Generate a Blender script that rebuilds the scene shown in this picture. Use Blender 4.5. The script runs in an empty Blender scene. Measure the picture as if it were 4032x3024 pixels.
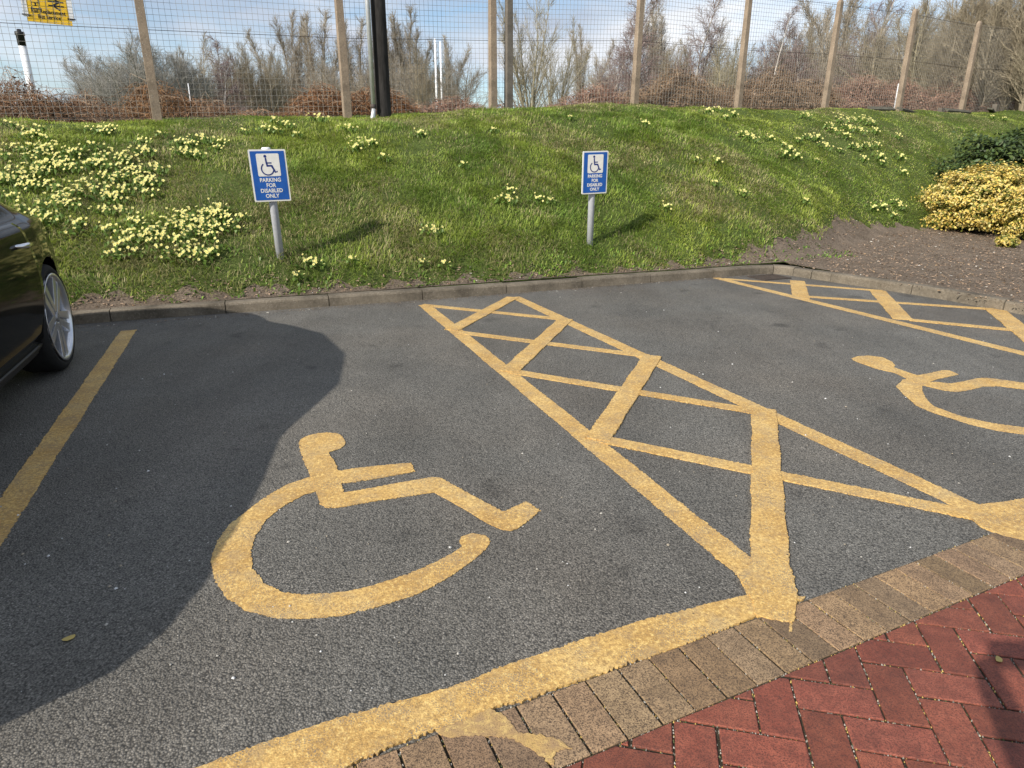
import bpy, bmesh, math, random
import numpy as np
from mathutils import Vector, Matrix
from mathutils.geometry import tessellate_polygon

random.seed(7); rng = np.random.default_rng(11)
scene = bpy.context.scene
COL = scene.collection
PI = math.pi

# ------------------------------------------------------------------ camera
F_PX, PITCH, ROLL, CAM_H = 2530.0, math.radians(18.86), math.radians(-0.277), 1.30
cp, sp = math.cos(PITCH), math.sin(PITCH)
fwd = np.array([0, cp, -sp]); dwn = np.array([0, -sp, -cp]); rgt = np.array([1.0, 0, 0])
cr, sr = math.cos(ROLL), math.sin(ROLL)
rgt, dwn = cr * rgt + sr * dwn, -sr * rgt + cr * dwn
cam_d = bpy.data.cameras.new('camera'); cam = bpy.data.objects.new('camera', cam_d); COL.objects.link(cam)
cam_d.sensor_width = 36.0; cam_d.lens = 36.0 * F_PX / 4032.0
cam_d.clip_start = 0.02; cam_d.clip_end = 3000
m = Matrix.Identity(4)
for i in range(3):
    m[i][0], m[i][1], m[i][2] = rgt[i], -dwn[i], -fwd[i]
m[2][3] = CAM_H
cam.matrix_world = m
scene.camera = cam

# ------------------------------------------------------------------ light
SUN_AZ, SUN_EL = math.radians(46.6), math.radians(32.1)     # shadows fall towards this azimuth (from +X, counter-clockwise)
to_sun = Vector((-math.cos(SUN_AZ) * math.cos(SUN_EL), -math.sin(SUN_AZ) * math.cos(SUN_EL), math.sin(SUN_EL)))
sun_d = bpy.data.lights.new('sun', 'SUN'); sun = bpy.data.objects.new('sun', sun_d); COL.objects.link(sun)
sun_d.energy = 4.6; sun_d.angle = math.radians(0.55); sun_d.color = (1.0, 0.93, 0.83)
sun.rotation_euler = to_sun.to_track_quat('Z', 'Y').to_euler()
sun.location = (-6, -7, 9)

world = bpy.data.worlds.new('World'); scene.world = world; world.use_nodes = True
wn, wl = world.node_tree.nodes, world.node_tree.links
for n in list(wn): wn.remove(n)
w_out = wn.new('ShaderNodeOutputWorld'); w_bg = wn.new('ShaderNodeBackground')
sky = wn.new('ShaderNodeTexSky'); sky.sky_type = 'NISHITA'; sky.sun_disc = False
sky.sun_elevation = SUN_EL; sky.sun_rotation = math.atan2(to_sun.x, to_sun.y)
sky.air_density = 1.0; sky.dust_density = 0.6; sky.ozone_density = 1.5
tc = wn.new('ShaderNodeTexCoord'); mp = wn.new('ShaderNodeMapping')
mp.inputs['Scale'].default_value = (1.6, 1.6, 6.0); mp.inputs['Rotation'].default_value = (0.05, 0.12, 0.5)
nz = wn.new('ShaderNodeTexNoise'); nz.inputs['Scale'].default_value = 2.3; nz.inputs['Detail'].default_value = 7; nz.inputs['Roughness'].default_value = 0.55
nz.inputs['Distortion'].default_value = 0.4
rp = wn.new('ShaderNodeValToRGB'); rp.color_ramp.elements[0].position = 0.36; rp.color_ramp.elements[1].position = 0.60
nz2 = wn.new('ShaderNodeTexNoise'); nz2.inputs['Scale'].default_value = 1.4; nz2.inputs['Detail'].default_value = 4
rp2 = wn.new('ShaderNodeValToRGB')
rp2.color_ramp.elements[0].position = 0.38; rp2.color_ramp.elements[0].color = (3.5, 3.95, 4.8, 1)
rp2.color_ramp.elements[1].position = 0.62; rp2.color_ramp.elements[1].color = (6.9, 7.1, 7.4, 1)
mixc = wn.new('ShaderNodeMix'); mixc.data_type = 'RGBA'
wl.new(tc.outputs['Generated'], mp.inputs['Vector']); wl.new(mp.outputs['Vector'], nz.inputs['Vector']); wl.new(mp.outputs['Vector'], nz2.inputs['Vector'])
wl.new(nz.outputs['Fac'], rp.inputs['Fac']); wl.new(nz2.outputs['Fac'], rp2.inputs['Fac'])
wl.new(rp.outputs['Color'], mixc.inputs['Factor']); wl.new(sky.outputs['Color'], mixc.inputs['A']); wl.new(rp2.outputs['Color'], mixc.inputs['B'])
wl.new(mixc.outputs['Result'], w_bg.inputs['Color']); wl.new(w_bg.outputs['Background'], w_out.inputs['Surface'])
w_bg.inputs['Strength'].default_value = 0.12

scene.view_settings.view_transform = 'Standard'; scene.view_settings.look = 'None'
scene.view_settings.gamma = 1.0; scene.view_settings.exposure = 0.35
scene.view_settings.use_curve_mapping = False
scene.render.engine = 'CYCLES'
scene.cycles.max_bounces = 6; scene.cycles.transparent_max_bounces = 8

# ------------------------------------------------------------------ measuring the place from the photograph (pixels of a 2212 wide view)
K = 4032.0 / 2212.0
O = np.array([0, 0, CAM_H])
def ray(x, y):
    return fwd + rgt * ((x * K - 2016) / F_PX) + dwn * ((y * K - 1512) / F_PX)
def gp(x, y, z=0.0):
    r = ray(x, y); t = (z - CAM_H) / r[2]; return O + r * t
KD = np.array([math.cos(math.radians(23.37)), math.sin(math.radians(23.37))]); KN = np.array([-KD[1], KD[0]]); K0 = np.array([-3.67, 5.33])
def aw(x, y):
    d = np.array([x, y]) - K0; return d @ KD, d @ KN
def xy(a, w):
    return K0 + a * KD + w * KN
KH = 0.10                                   # kerb upstand
A_C = 7.85                                  # where the kerb turns towards the camera
def sstep(x, a, b):
    t = np.clip((x - a) / (b - a), 0, 1); return t * t * (3 - 2 * t)
def bank(a, w):
    """height of the ground behind the kerb"""
    a = np.asarray(a, float); w = np.asarray(w, float)
    zt = np.interp(a, [-12, 0, 8, 22, 40], [1.50, 1.79, 2.34, 2.75, 3.05]); wt = np.interp(a, [-12, 0, 18, 40], [4.1, 4.5, 5.9, 7.0])
    w0 = 0.18 + sstep(a, 7.6, 12.5) * 1.5
    base = KH - 0.02 + 0.075 * np.clip(w, 0, 3) + 0.02 * np.sin(a * 1.7) * np.clip(w, 0, 1)
    t = np.clip((w - w0) / (wt - w0), 0, 1)
    z = base + (zt - base) * (1 - (1 - t) ** 1.5)
    z = z + 0.05 * np.sin(a * 1.3 + w * 0.7) * np.sin(w * 1.9 + a * 0.4 + 1) * np.clip((w - w0) * 2, 0, 1) + 0.022 * np.sin(a * 4.1 + w * 2.2) * np.sin(w * 5.3 - a * 1.1) * np.clip((w - w0) * 2, 0, 1)
    z = z - 0.30 * sstep(w, wt + 0.6, wt + 3.5) - 0.05 * np.clip(w - wt - 8, 0, 60)*0.3
    return z
def bz(x, y):
    a, w = aw(x, y); return float(bank(a, w))
def hit(x, y):
    """where the line of sight meets the bank"""
    r = ray(x, y); t = 4.0
    while t < 40:
        P = O + r * t; a, w = aw(P[0], P[1])
        if (w > 0 or a > A_C) and float(bank(a, w)) > P[2]: return P
        t += 0.01
    return O + r * 14

# ------------------------------------------------------------------ helpers
def tag(o, label=None, cat=None, group=None, kind=None):
    if label: o['label'] = label
    if cat: o['category'] = cat
    if group: o['group'] = group
    if kind: o['kind'] = kind
    return o
def empty(name, loc, rotz=0.0, tilt=None):
    o = bpy.data.objects.new(name, None); COL.objects.link(o); o.location = loc; o.rotation_euler = (tilt[0] if tilt else 0, tilt[1] if tilt else 0, rotz)
    o.empty_display_size = 0.1
    return o
def link(name, me, mat=None, parent=None, smooth=False):
    o = bpy.data.objects.new(name, me); COL.objects.link(o)
    if mat is not None:
        for mm in (mat if isinstance(mat, (list, tuple)) else [mat]): me.materials.append(mm)
    if parent is not None: o.parent = parent
    if smooth: me.polygons.foreach_set('use_smooth', [True] * len(me.polygons))
    return o
class MB:
    """collects faces for one mesh"""
    def __init__(s): s.v = []; s.f = []; s.n = 0
    def add(s, V, Fs):
        V = np.asarray(V, float); s.v.append(V)
        s.f += [[i + s.n for i in f] for f in Fs]; s.n += len(V)
    def box(s, lo, hi, M=None):
        x0, y0, z0 = lo; x1, y1, z1 = hi
        V = np.array([[x0,y0,z0],[x1,y0,z0],[x1,y1,z0],[x0,y1,z0],[x0,y0,z1],[x1,y0,z1],[x1,y1,z1],[x0,y1,z1]], float)
        if M is not None: V = V @ np.array(M).T
        s.add(V, [[0,3,2,1],[4,5,6,7],[0,1,5,4],[1,2,6,5],[2,3,7,6],[3,0,4,7]])
    def tube(s, pts, rad, n=8, cap=True):
        pts = np.asarray(pts, float); k = len(pts); rad = np.broadcast_to(np.asarray(rad, float), (k,))
        tg = np.gradient(pts, axis=0); tg /= np.linalg.norm(tg, axis=1)[:, None] + 1e-9
        up = np.array([0, 0, 1.0]) if abs(tg[0][2]) < 0.9 else np.array([1.0, 0, 0])
        u = np.cross(tg, up); u /= np.linalg.norm(u, axis=1)[:, None] + 1e-9; v = np.cross(tg, u)
        an = np.arange(n) * 2 * PI / n
        V = pts[:, None] + rad[:, None, None] * (np.cos(an)[None, :, None] * u[:, None] + np.sin(an)[None, :, None] * v[:, None])
        Fs = [[i*n+j, i*n+(j+1) % n, (i+1)*n+(j+1) % n, (i+1)*n+j] for i in range(k-1) for j in range(n)]
        if cap: Fs += [list(range(n))[::-1], [(k-1)*n+j for j in range(n)]]
        s.add(V.reshape(-1, 3), Fs)
    def lathe(s, prof, n=48, axis='z'):
        prof = np.asarray(prof, float); k = len(prof); an = np.arange(n) * 2 * PI / n
        V = np.stack([prof[:, 0:1] * np.cos(an), prof[:, 0:1] * np.sin(an), np.repeat(prof[:, 1:2], n, 1)], -1)
        if axis == 'y': V = V[..., [0, 2, 1]]
        s.add(V.reshape(-1, 3), [[i*n+j, i*n+(j+1) % n, (i+1)*n+(j+1) % n, (i+1)*n+j] for i in range(k-1) for j in range(n)])
    def prism(s, poly, z0, z1, M=None):
        """extruded outline (list of 2-D points), any shape"""
        n = len(poly); P = [Vector((p[0], p[1], 0)) for p in poly]
        area = sum(poly[i][0]*poly[(i+1) % n][1] - poly[(i+1) % n][0]*poly[i][1] for i in range(n))
        if area < 0: poly = list(poly)[::-1]; P = P[::-1]
        tri = [list(t) for t in tessellate_polygon([P])]
        V = np.array([[p[0], p[1], z1] for p in poly] + [[p[0], p[1], z0] for p in poly], float)
        Fs = []
        for t in tri:
            a, b, c = (poly[i] for i in t)
            if (b[0]-a[0])*(c[1]-a[1]) - (b[1]-a[1])*(c[0]-a[0]) < 0: t = t[::-1]
            Fs.append(t); Fs.append([i + n for i in t[::-1]])
        Fs += [[i, i + n, (i+1) % n + n, (i+1) % n] for i in range(n)]
        if M is not None: V = V @ np.array(M)[:3, :3].T + np.array(M)[:3, 3] if len(M) == 4 else V @ np.array(M).T
        s.add(V, Fs)
    def build(s, name, mat=None, parent=None, smooth=False, bevel=0.0):
        me = bpy.data.meshes.new(name)
        me.from_pydata(np.concatenate(s.v).tolist(), [], s.f); me.update()
        if bevel:
            bm = bmesh.new(); bm.from_mesh(me)
            bmesh.ops.bevel(bm, geom=[e for e in bm.edges if e.is_manifold and e.calc_face_angle(0) > 0.5], offset=bevel, segments=2, affect='EDGES', profile=0.7)
            bm.to_mesh(me); bm.free()
        return link(name, me, mat, parent, smooth)
def npmesh(name, V, quads=None, tris=None, mat=None, parent=None, tint=None, smooth=False):
    me = bpy.data.meshes.new(name); V = np.asarray(V, np.float32)
    me.vertices.add(len(V)); me.vertices.foreach_set('co', V.ravel())
    idx = []; starts = []; n = 0
    for arr, k in ((quads, 4), (tris, 3)):
        if arr is not None and len(arr):
            arr = np.asarray(arr, np.int32); idx.append(arr.ravel()); starts.append(n + np.arange(len(arr)) * k); n += arr.size
    idx = np.concatenate(idx); starts = np.concatenate(starts).astype(np.int32)
    me.loops.add(len(idx)); me.loops.foreach_set('vertex_index', idx)
    me.polygons.add(len(starts)); me.polygons.foreach_set('loop_start', starts)
    me.update(calc_edges=True)
    if not smooth: me.polygons.foreach_set('use_smooth', [False] * len(me.polygons))
    if tint is not None:
        at = me.color_attributes.new('tint', 'FLOAT_COLOR', 'POINT')
        c = np.ones((len(V), 4), np.float32); c[:, :3] = tint; at.data.foreach_set('color', c.ravel())
    return link(name, me, mat, parent, smooth)
def copy_tree(o, parent=None, kids=None):
    c = o.copy(); COL.objects.link(c)
    if parent is not None: c.parent = parent
    for ch in (CHILD.get(o.name, [])): copy_tree(ch, c)
    return c
CHILD = {}
def remember(root):
    """list a thing's children once, so that copying it needs no scene update"""
    CHILD[root.name] = list(root.children)
    for ch in root.children: remember(ch)

# ------------------------------------------------------------------ materials
class Mat:
    def __init__(s, name, rough=0.8, spec=0.3, metal=0.0):
        s.m = bpy.data.materials.new(name); s.m.use_nodes = True
        s.n, s.l = s.m.node_tree.nodes, s.m.node_tree.links
        s.b = s.n['Principled BSDF']; s.b.inputs['Roughness'].default_value = rough
        s.b.inputs['Specular IOR Level'].default_value = spec; s.b.inputs['Metallic'].default_value = metal
        s.tc = s.n.new('ShaderNodeTexCoord')
    def noise(s, scale, detail=4, rough=0.6, stretch=None, out='Object', dist=0.0):
        t = s.n.new('ShaderNodeTexNoise'); t.inputs['Scale'].default_value = scale; t.inputs['Detail'].default_value = detail; t.inputs['Roughness'].default_value = rough
        t.inputs['Distortion'].default_value = dist
        if stretch:
            mp_ = s.n.new('ShaderNodeMapping'); mp_.inputs['Scale'].default_value = stretch
            s.l.new(s.tc.outputs[out], mp_.inputs['Vector']); s.l.new(mp_.outputs['Vector'], t.inputs['Vector'])
        else: s.l.new(s.tc.outputs[out], t.inputs['Vector'])
        return t.outputs['Fac']
    def voro(s, scale, feature='F1', out='Object', rand=1.0):
        t = s.n.new('ShaderNodeTexVoronoi'); t.inputs['Scale'].default_value = scale; t.feature = feature
        t.inputs['Randomness'].default_value = rand
        s.l.new(s.tc.outputs[out], t.inputs['Vector']); return t
    def ramp(s, src, stops):
        r = s.n.new('ShaderNodeValToRGB'); e = r.color_ramp.elements
        while len(e) < len(stops): e.new(0.5)
        for k, (p, c) in enumerate(stops):
            e[k].position = p; e[k].color = (c, c, c, 1) if isinstance(c, (int, float)) else (*c, 1)
        s.l.new(src, r.inputs['Fac']); return r.outputs['Color']
    def mix(s, fac, a, b, mode='MIX'):
        x = s.n.new('ShaderNodeMix'); x.data_type = 'RGBA'; x.blend_type = mode
        for sock, val in (('Factor', fac), ('A', a), ('B', b)):
            if isinstance(val, (int, float)): x.inputs[sock].default_value = val if sock == 'Factor' else (val, val, val, 1)
            elif isinstance(val, tuple): x.inputs[sock].default_value = (*val, 1)
            else: s.l.new(val, x.inputs[sock])
        return x.outputs['Result']
    def math(s, op, a, b=0.5):
        x = s.n.new('ShaderNodeMath'); x.operation = op
        for i, val in enumerate((a, b)):
            if isinstance(val, (int, float)): x.inputs[i].default_value = val
            else: s.l.new(val, x.inputs[i])
        return x.outputs[0]
    def color(s, c):
        if isinstance(c, tuple): s.b.inputs['Base Color'].default_value = (*c, 1)
        else: s.l.new(c, s.b.inputs['Base Color'])
        return s
    def rough(s, c): s.l.new(c, s.b.inputs['Roughness']); return s
    def bump(s, h, strength=0.5, dist=0.01):
        b = s.n.new('ShaderNodeBump'); b.inputs['Strength'].default_value = strength; b.inputs['Distance'].default_value = dist
        s.l.new(h, b.inputs['Height'])
        s.l.new(b.outputs['Normal'], s.b.inputs['Normal']); return s
    def tint(s):
        t = s.n.new('ShaderNodeAttribute'); t.attribute_name = 'tint'; return t.outputs['Color']
    def bsdf(s, name, v): s.b.inputs[name].default_value = v; return s

def simple(name, c, rough=0.6, spec=0.4, metal=0.0, var=0.15, scale=30, bump=0.0):
    M_ = Mat(name, rough, spec, metal)
    nz_ = M_.noise(scale, 5)
    lo = tuple(x * (1 - var) for x in c); hi = tuple(min(1, x * (1 + var)) for x in c)
    M_.color(M_.ramp(nz_, [(0.3, lo), (0.7, hi)]))
    if bump: M_.bump(nz_, 0.4, bump)
    return M_.m

def m_asphalt():
    M_ = Mat('asphalt', 0.85, 0.35)
    v = M_.voro(185); ch = M_.voro(80)
    stone = M_.ramp(M_.math('MULTIPLY', v.outputs['Color'], 1.0), [(0.0, (.105,.104,.098)), (0.45, (.168,.166,.158)), (0.8, (.235,.232,.222)), (1.0, (.38,.375,.36))])
    gap = M_.ramp(v.outputs['Distance'], [(0.35, 1.0), (0.80, 0.32)])
    c = M_.mix(1.0, stone, gap, 'MULTIPLY')
    wear = M_.noise(1.1, 5, 0.6)
    c = M_.mix(1.0, c, M_.ramp(wear, [(0.3, 0.80), (0.7, 1.22)]), 'MULTIPLY')
    st = M_.noise(3.5, 4, 0.5)
    c = M_.mix(1.0, c, M_.ramp(st, [(0.26, 0.62), (0.36, 1.0)]), 'MULTIPLY')
    brown = M_.noise(0.8, 3, 0.5)
    c = M_.mix(M_.ramp(brown, [(0.4, 0.0), (0.75, 0.30)]), c, M_.mix(1.0, c, (1.25, 1.02, 0.82), 'MULTIPLY'))
    sp_ = M_.voro(1.15); spn = M_.noise(14, 4, 0.7)
    c = M_.mix(1.0, c, M_.ramp(M_.math('ADD', sp_.outputs['Distance'], M_.math('MULTIPLY', spn, 0.10)), [(0.10, 0.55), (0.17, 1.0)]), 'MULTIPLY')
    trk = M_.noise(2.2, 4, 0.6, (1.0, 0.22, 1.0))
    c = M_.mix(1.0, c, M_.ramp(trk, [(0.35, 0.88), (0.65, 1.10)]), 'MULTIPLY')
    pale = M_.noise(19, 3, 0.7)
    c = M_.mix(M_.ramp(pale, [(0.66, 0.0), (0.78, 0.35)]), c, (0.26, 0.26, 0.26))
    c = M_.mix(1.0, c, (0.90, 0.865, 0.80), 'MULTIPLY')
    M_.color(c)
    h = M_.math('ADD', M_.math('MULTIPLY', M_.ramp(v.outputs['Distance'], [(0.0, 1.0), (0.9, 0.0)]), 1.0), M_.math('MULTIPLY', M_.ramp(ch.outputs['Distance'], [(0.0, 1.0), (1.0, 0.0)]), 0.8))
    M_.bump(h, 0.65, 0.0040)
    M_.rough(M_.ramp(v.outputs['Color'], [(0.0, 0.55), (1.0, 0.95)]))
    return M_.m
def m_paint():
    M_ = Mat('yellow_road_paint', 0.65, 0.35)
    v = M_.voro(185); v2 = M_.voro(70)
    big = M_.noise(4, 6, 0.65); mid_ = M_.noise(80, 5, 0.75); fine = M_.noise(210, 4, 0.8); gr = M_.noise(9, 5, 0.7)
    c = M_.ramp(big, [(0.30, (0.43, 0.248, 0.075)), (0.5, (0.56, 0.345, 0.110)), (0.70, (0.63, 0.43, 0.17))])
    c = M_.mix(M_.ramp(mid_, [(0.38, 0.85), (0.50, 0.0)]), c, (0.30, 0.185, 0.070))
    c = M_.mix(M_.ramp(mid_, [(0.54, 0.0), (0.64, 0.8)]), c, (0.84, 0.62, 0.23))
    c = M_.mix(M_.ramp(fine, [(0.56, 0.0), (0.68, 0.75)]), c, (0.84, 0.64, 0.26))
    c = M_.mix(M_.ramp(fine, [(0.30, 0.8), (0.42, 0.0)]), c, (0.24, 0.145, 0.05))
    c = M_.mix(M_.ramp(gr, [(0.50, 0.0), (0.72, 0.55)]), c, (0.33, 0.245, 0.145))
    # worn through to the stones in patches
    worn = M_.math('MULTIPLY', M_.ramp(M_.noise(7, 5, 0.7), [(0.44, 0.0), (0.57, 1.0)]), M_.ramp(v.outputs['Distance'], [(0.18, 1.0), (0.50, 0.0)]))
    c = M_.mix(M_.math('MULTIPLY', worn, 0.85), c, (0.17, 0.155, 0.135))
    pit = M_.math('MULTIPLY', M_.ramp(M_.noise(13, 3, 0.6), [(0.45, 0.0), (0.6, 1.0)]), M_.ramp(v2.outputs['Color'], [(0.86, 0.0), (0.90, 1.0)]))
    c = M_.mix(M_.math('MULTIPLY', pit, M_.ramp(v2.outputs['Distance'], [(0.2, 0.9), (0.4, 0.0)])), c, (0.05, 0.045, 0.04))
    M_.color(c)
    M_.bump(M_.math('ADD', M_.ramp(v.outputs['Distance'], [(0.0, 1.0), (0.9, 0.0)]), M_.math('MULTIPLY', fine, 1.5)), 0.42, 0.0022)
    return M_.m
def m_concrete(name, c, scale=40, dark=0.6, pit=0.5):
    M_ = Mat(name, 0.9, 0.2)
    a = M_.noise(scale, 6, 0.7); b = M_.noise(scale * 0.08, 4, 0.6); v = M_.voro(scale * 3)
    col = M_.ramp(a, [(0.3, tuple(x * 0.72 for x in c)), (0.7, tuple(x * 1.2 for x in c))])
    col = M_.mix(1.0, col, M_.ramp(b, [(0.3, dark), (0.65, 1.1)]), 'MULTIPLY')
    col = M_.mix(M_.ramp(v.outputs['Color'], [(0.80, 0.0), (0.97, pit)]), col, (0.48, 0.43, 0.36))
    M_.color(col); M_.bump(M_.math('ADD', a, M_.math('MULTIPLY', v.outputs['Distance'], 0.6)), 0.6, 0.006)
    return M_.m
def m_brick(name, c1, c2, speck, speck_amt):
    M_ = Mat(name, 0.75, 0.35)
    oi = M_.n.new('ShaderNodeAttribute'); oi.attribute_name = 'tint'
    a = M_.noise(26, 6, 0.65); f = M_.noise(260, 4, 0.7); g = M_.noise(140, 3, 0.7)
    c = M_.mix(M_.ramp(a, [(0.3, 0.0), (0.7, 1.0)]), c1, c2)
    c = M_.mix(1.0, c, oi.outputs['Color'], 'MULTIPLY')
    c = M_.mix(M_.ramp(f, [(0.46, 0.0), (0.60, speck_amt)]), c, speck)
    c = M_.mix(M_.ramp(g, [(0.62, 0.0), (0.72, 0.35)]), c, tuple(x * 1.7 for x in c2))
    st = M_.noise(7, 6, 0.72); md_ = M_.noise(70, 5, 0.75)
    c = M_.mix(M_.ramp(st, [(0.46, 0.0), (0.66, 0.40)]), c, speck)
    c = M_.mix(M_.ramp(md_, [(0.54, 0.0), (0.66, speck_amt * .6)]), c, speck)
    M_.color(c); M_.bump(M_.math('ADD', f, M_.math('MULTIPLY', a, 0.8)), 0.6, 0.003)
    return M_.m
def m_soil(name, c, scale=55):
    M_ = Mat(name, 0.95, 0.1)
    a = M_.noise(scale, 7, 0.75); b = M_.noise(4, 4, 0.6)
    col = M_.ramp(a, [(0.28, tuple(x * 0.35 for x in c)), (0.5, c), (0.72, tuple(x * 1.9 for x in c))])
    col = M_.mix(1.0, col, M_.ramp(b, [(0.3, 0.75), (0.7, 1.2)]), 'MULTIPLY')
    M_.color(col); M_.bump(a, 1.0, 0.03); return M_.m
def m_leaf(name, rough=0.55, trans=0.25):
    M_ = Mat(name, rough, 0.35); M_.color(M_.tint())
    M_.bsdf('Transmission Weight', 0.0)
    t = M_.n.new('ShaderNodeBsdfTranslucent'); M_.l.new(M_.tint(), t.inputs['Color'])
    mx = M_.n.new('ShaderNodeMixShader'); mx.inputs[0].default_value = trans
    out = M_.n['Material Output']
    M_.l.new(M_.b.outputs[0], mx.inputs[1]); M_.l.new(t.outputs[0], mx.inputs[2]); M_.l.new(mx.outputs[0], out.inputs['Surface'])
    return M_.m
def m_bark(name, lo, hi, scale=12):
    M_ = Mat(name, 0.9, 0.15); a = M_.noise(scale, 6, 0.7, (1, 1, 0.25))
    M_.color(M_.ramp(a, [(0.3, lo), (0.7, hi)])); M_.bump(a, 0.6, 0.02); return M_.m

ASPHALT = m_asphalt(); PAINT = m_paint()
_s = Mat('thin_paint', 0.7, 0.3); _a = _s.noise(45, 6, 0.75); _b = _s.noise(12, 5, 0.7); _f = _s.noise(240, 4, 0.7)
_c = _s.mix(_s.ramp(_b, [(0.35, 0.0), (0.65, 1.0)]), (0.33, 0.215, 0.115), (0.50, 0.325, 0.115)); _c = _s.mix(_s.ramp(_a, [(0.50, 0.0), (0.64, 0.7)]), _c, (0.70, 0.50, 0.18)); _c = _s.mix(_s.ramp(_f, [(0.52, 0.0), (0.64, 0.6)]), _c, (0.13, 0.085, 0.05))
_s.color(_c).bump(_f, 0.5, 0.003); STAIN = _s.m
KERB = m_concrete('kerb_concrete', (0.185, 0.157, 0.118), 45, 0.5, 0.30)
POSTM = m_concrete('post_concrete', (0.30, 0.235, 0.172), 38, 0.6, 0.7)
POSTD = m_concrete('dark_post_concrete', (0.17, 0.15, 0.125), 60, 0.6, 0.25)  # post concrete darkened: shade on the doubled post put in colour; stumps share it
REDB = m_brick('red_brick', (0.200, 0.056, 0.036), (0.305, 0.096, 0.060), (0.070, 0.028, 0.022), 0.75)
TANB = m_brick('tan_block', (0.27, 0.178, 0.100), (0.37, 0.25, 0.145), (0.060, 0.040, 0.027), 0.95)
SAND = m_soil('joint_grit', (0.10, 0.085, 0.06), 300)
SOIL = m_soil('bank_soil', (0.085, 0.115, 0.030), 40)
MULCH = m_soil('mulch', (0.205, 0.162, 0.122), 60)
GRASS = m_leaf('grass_blade', 0.55, 0.38)
LEAF = m_leaf('leaf', 0.5, 0.25)
PETAL = m_leaf('petal', 0.6, 0.35)
GALV = simple('galvanised_steel', (0.55, 0.57, 0.58), 0.45, 0.5, 0.55, 0.15, 18)
GREYP = simple('grey_post_paint', (0.36, 0.37, 0.39), 0.5, 0.4, 0.0, 0.10, 25)
WIRE = simple('fence_wire', (0.30, 0.285, 0.255), 0.6, 0.4, 0.2, 0.25, 9)
WIRED = simple('dark_line_wire', (0.07, 0.06, 0.055), 0.7, 0.3, 0.2)
POLEM = m_bark('tarred_pole', (0.012, 0.011, 0.010), (0.045, 0.042, 0.040), 14)
WHITEP = simple('white_paint', (0.78, 0.79, 0.80), 0.5, 0.4, 0.0, 0.06, 12)
BLACKP = simple('black_plastic', (0.015, 0.015, 0.016), 0.5, 0.4)
def structure(o): return tag(o, kind='structure')

# ------------------------------------------------------------------ ground
mb = MB(); mb.add([[-45, -40, 0], [60, -40, 0], [60, 45, 0], [-45, 45, 0]], [[0, 1, 2, 3]])
structure(mb.build('car_park', ASPHALT))
def terrain():
    ws = np.concatenate([np.linspace(0.10, 7.5, 120), np.linspace(7.8, 14, 14), np.geomspace(16, 420, 14)])
    as_ = np.concatenate([np.linspace(-200, -14, 12), np.linspace(-12, A_C + 0.1, 150)])
    as2 = np.concatenate([np.linspace(A_C + 0.1, 26, 110), np.linspace(28, 300, 14)])
    ws2 = np.concatenate([np.linspace(-14, -5, 8), np.linspace(-4.8, -0.1, 40), ws])
    V = []; Q = []; n = 0
    for A_, W_ in ((as_, ws), (as2, ws2)):
        aa, ww = np.meshgrid(A_, W_, indexing='ij')
        z = bank(aa, ww)
        P = K0[None, None] + aa[..., None] * KD + ww[..., None] * KN
        V.append(np.concatenate([P, z[..., None]], -1).reshape(-1, 3))
        i, j = np.meshgrid(np.arange(len(A_) - 1), np.arange(len(W_) - 1), indexing='ij'); b = n + i * len(W_) + j
        Q.append(np.stack([b, b + len(W_), b + len(W_) + 1, b + 1], -1).reshape(-1, 4)); n += aa.size
    return np.concatenate(V), np.concatenate(Q)
TV, TQ = terrain()
structure(npmesh('grass_bank', TV, TQ, None, SOIL, smooth=True))
# mulch bed: a sheet just above the terrain, ragged against the grass
def mulch_edge(a):      # w up to which bare mulch reaches
    e = np.interp(a, [-12, 0, 3.2, 5.5, 7.2, 8.4, 9.4, 10.6, 12.2, 14, 18], [0.34, 0.28, 0.22, 0.20, 0.26, 0.55, 0.95, 1.55, 1.75, 1.6, 1.4])
    return e + 0.05 * np.sin(a * 9.3) + 0.035 * np.sin(a * 23.1 + 1)
mv = []; mq = []; n0 = 0
for A_, lo in ((np.linspace(-12, A_C + 0.1, 300), 0.11), (np.linspace(A_C + 0.1, 24, 200), -9.0)):
    for k, a in enumerate(A_):
        for w in np.linspace(lo, mulch_edge(a), 40 if lo < 0 else 8):
            p = xy(a, w); mv.append([p[0], p[1], float(bank(a, w)) + 0.008])
    nn = 40 if lo < 0 else 8
    for k in range(len(A_) - 1):
        for j in range(nn - 1):
            b = n0 + k * nn + j; mq.append([b, b + nn, b + nn + 1, b + 1])
    n0 = len(mv)
structure(npmesh('mulch_bed', mv, mq, None, MULCH, smooth=True))

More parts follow.
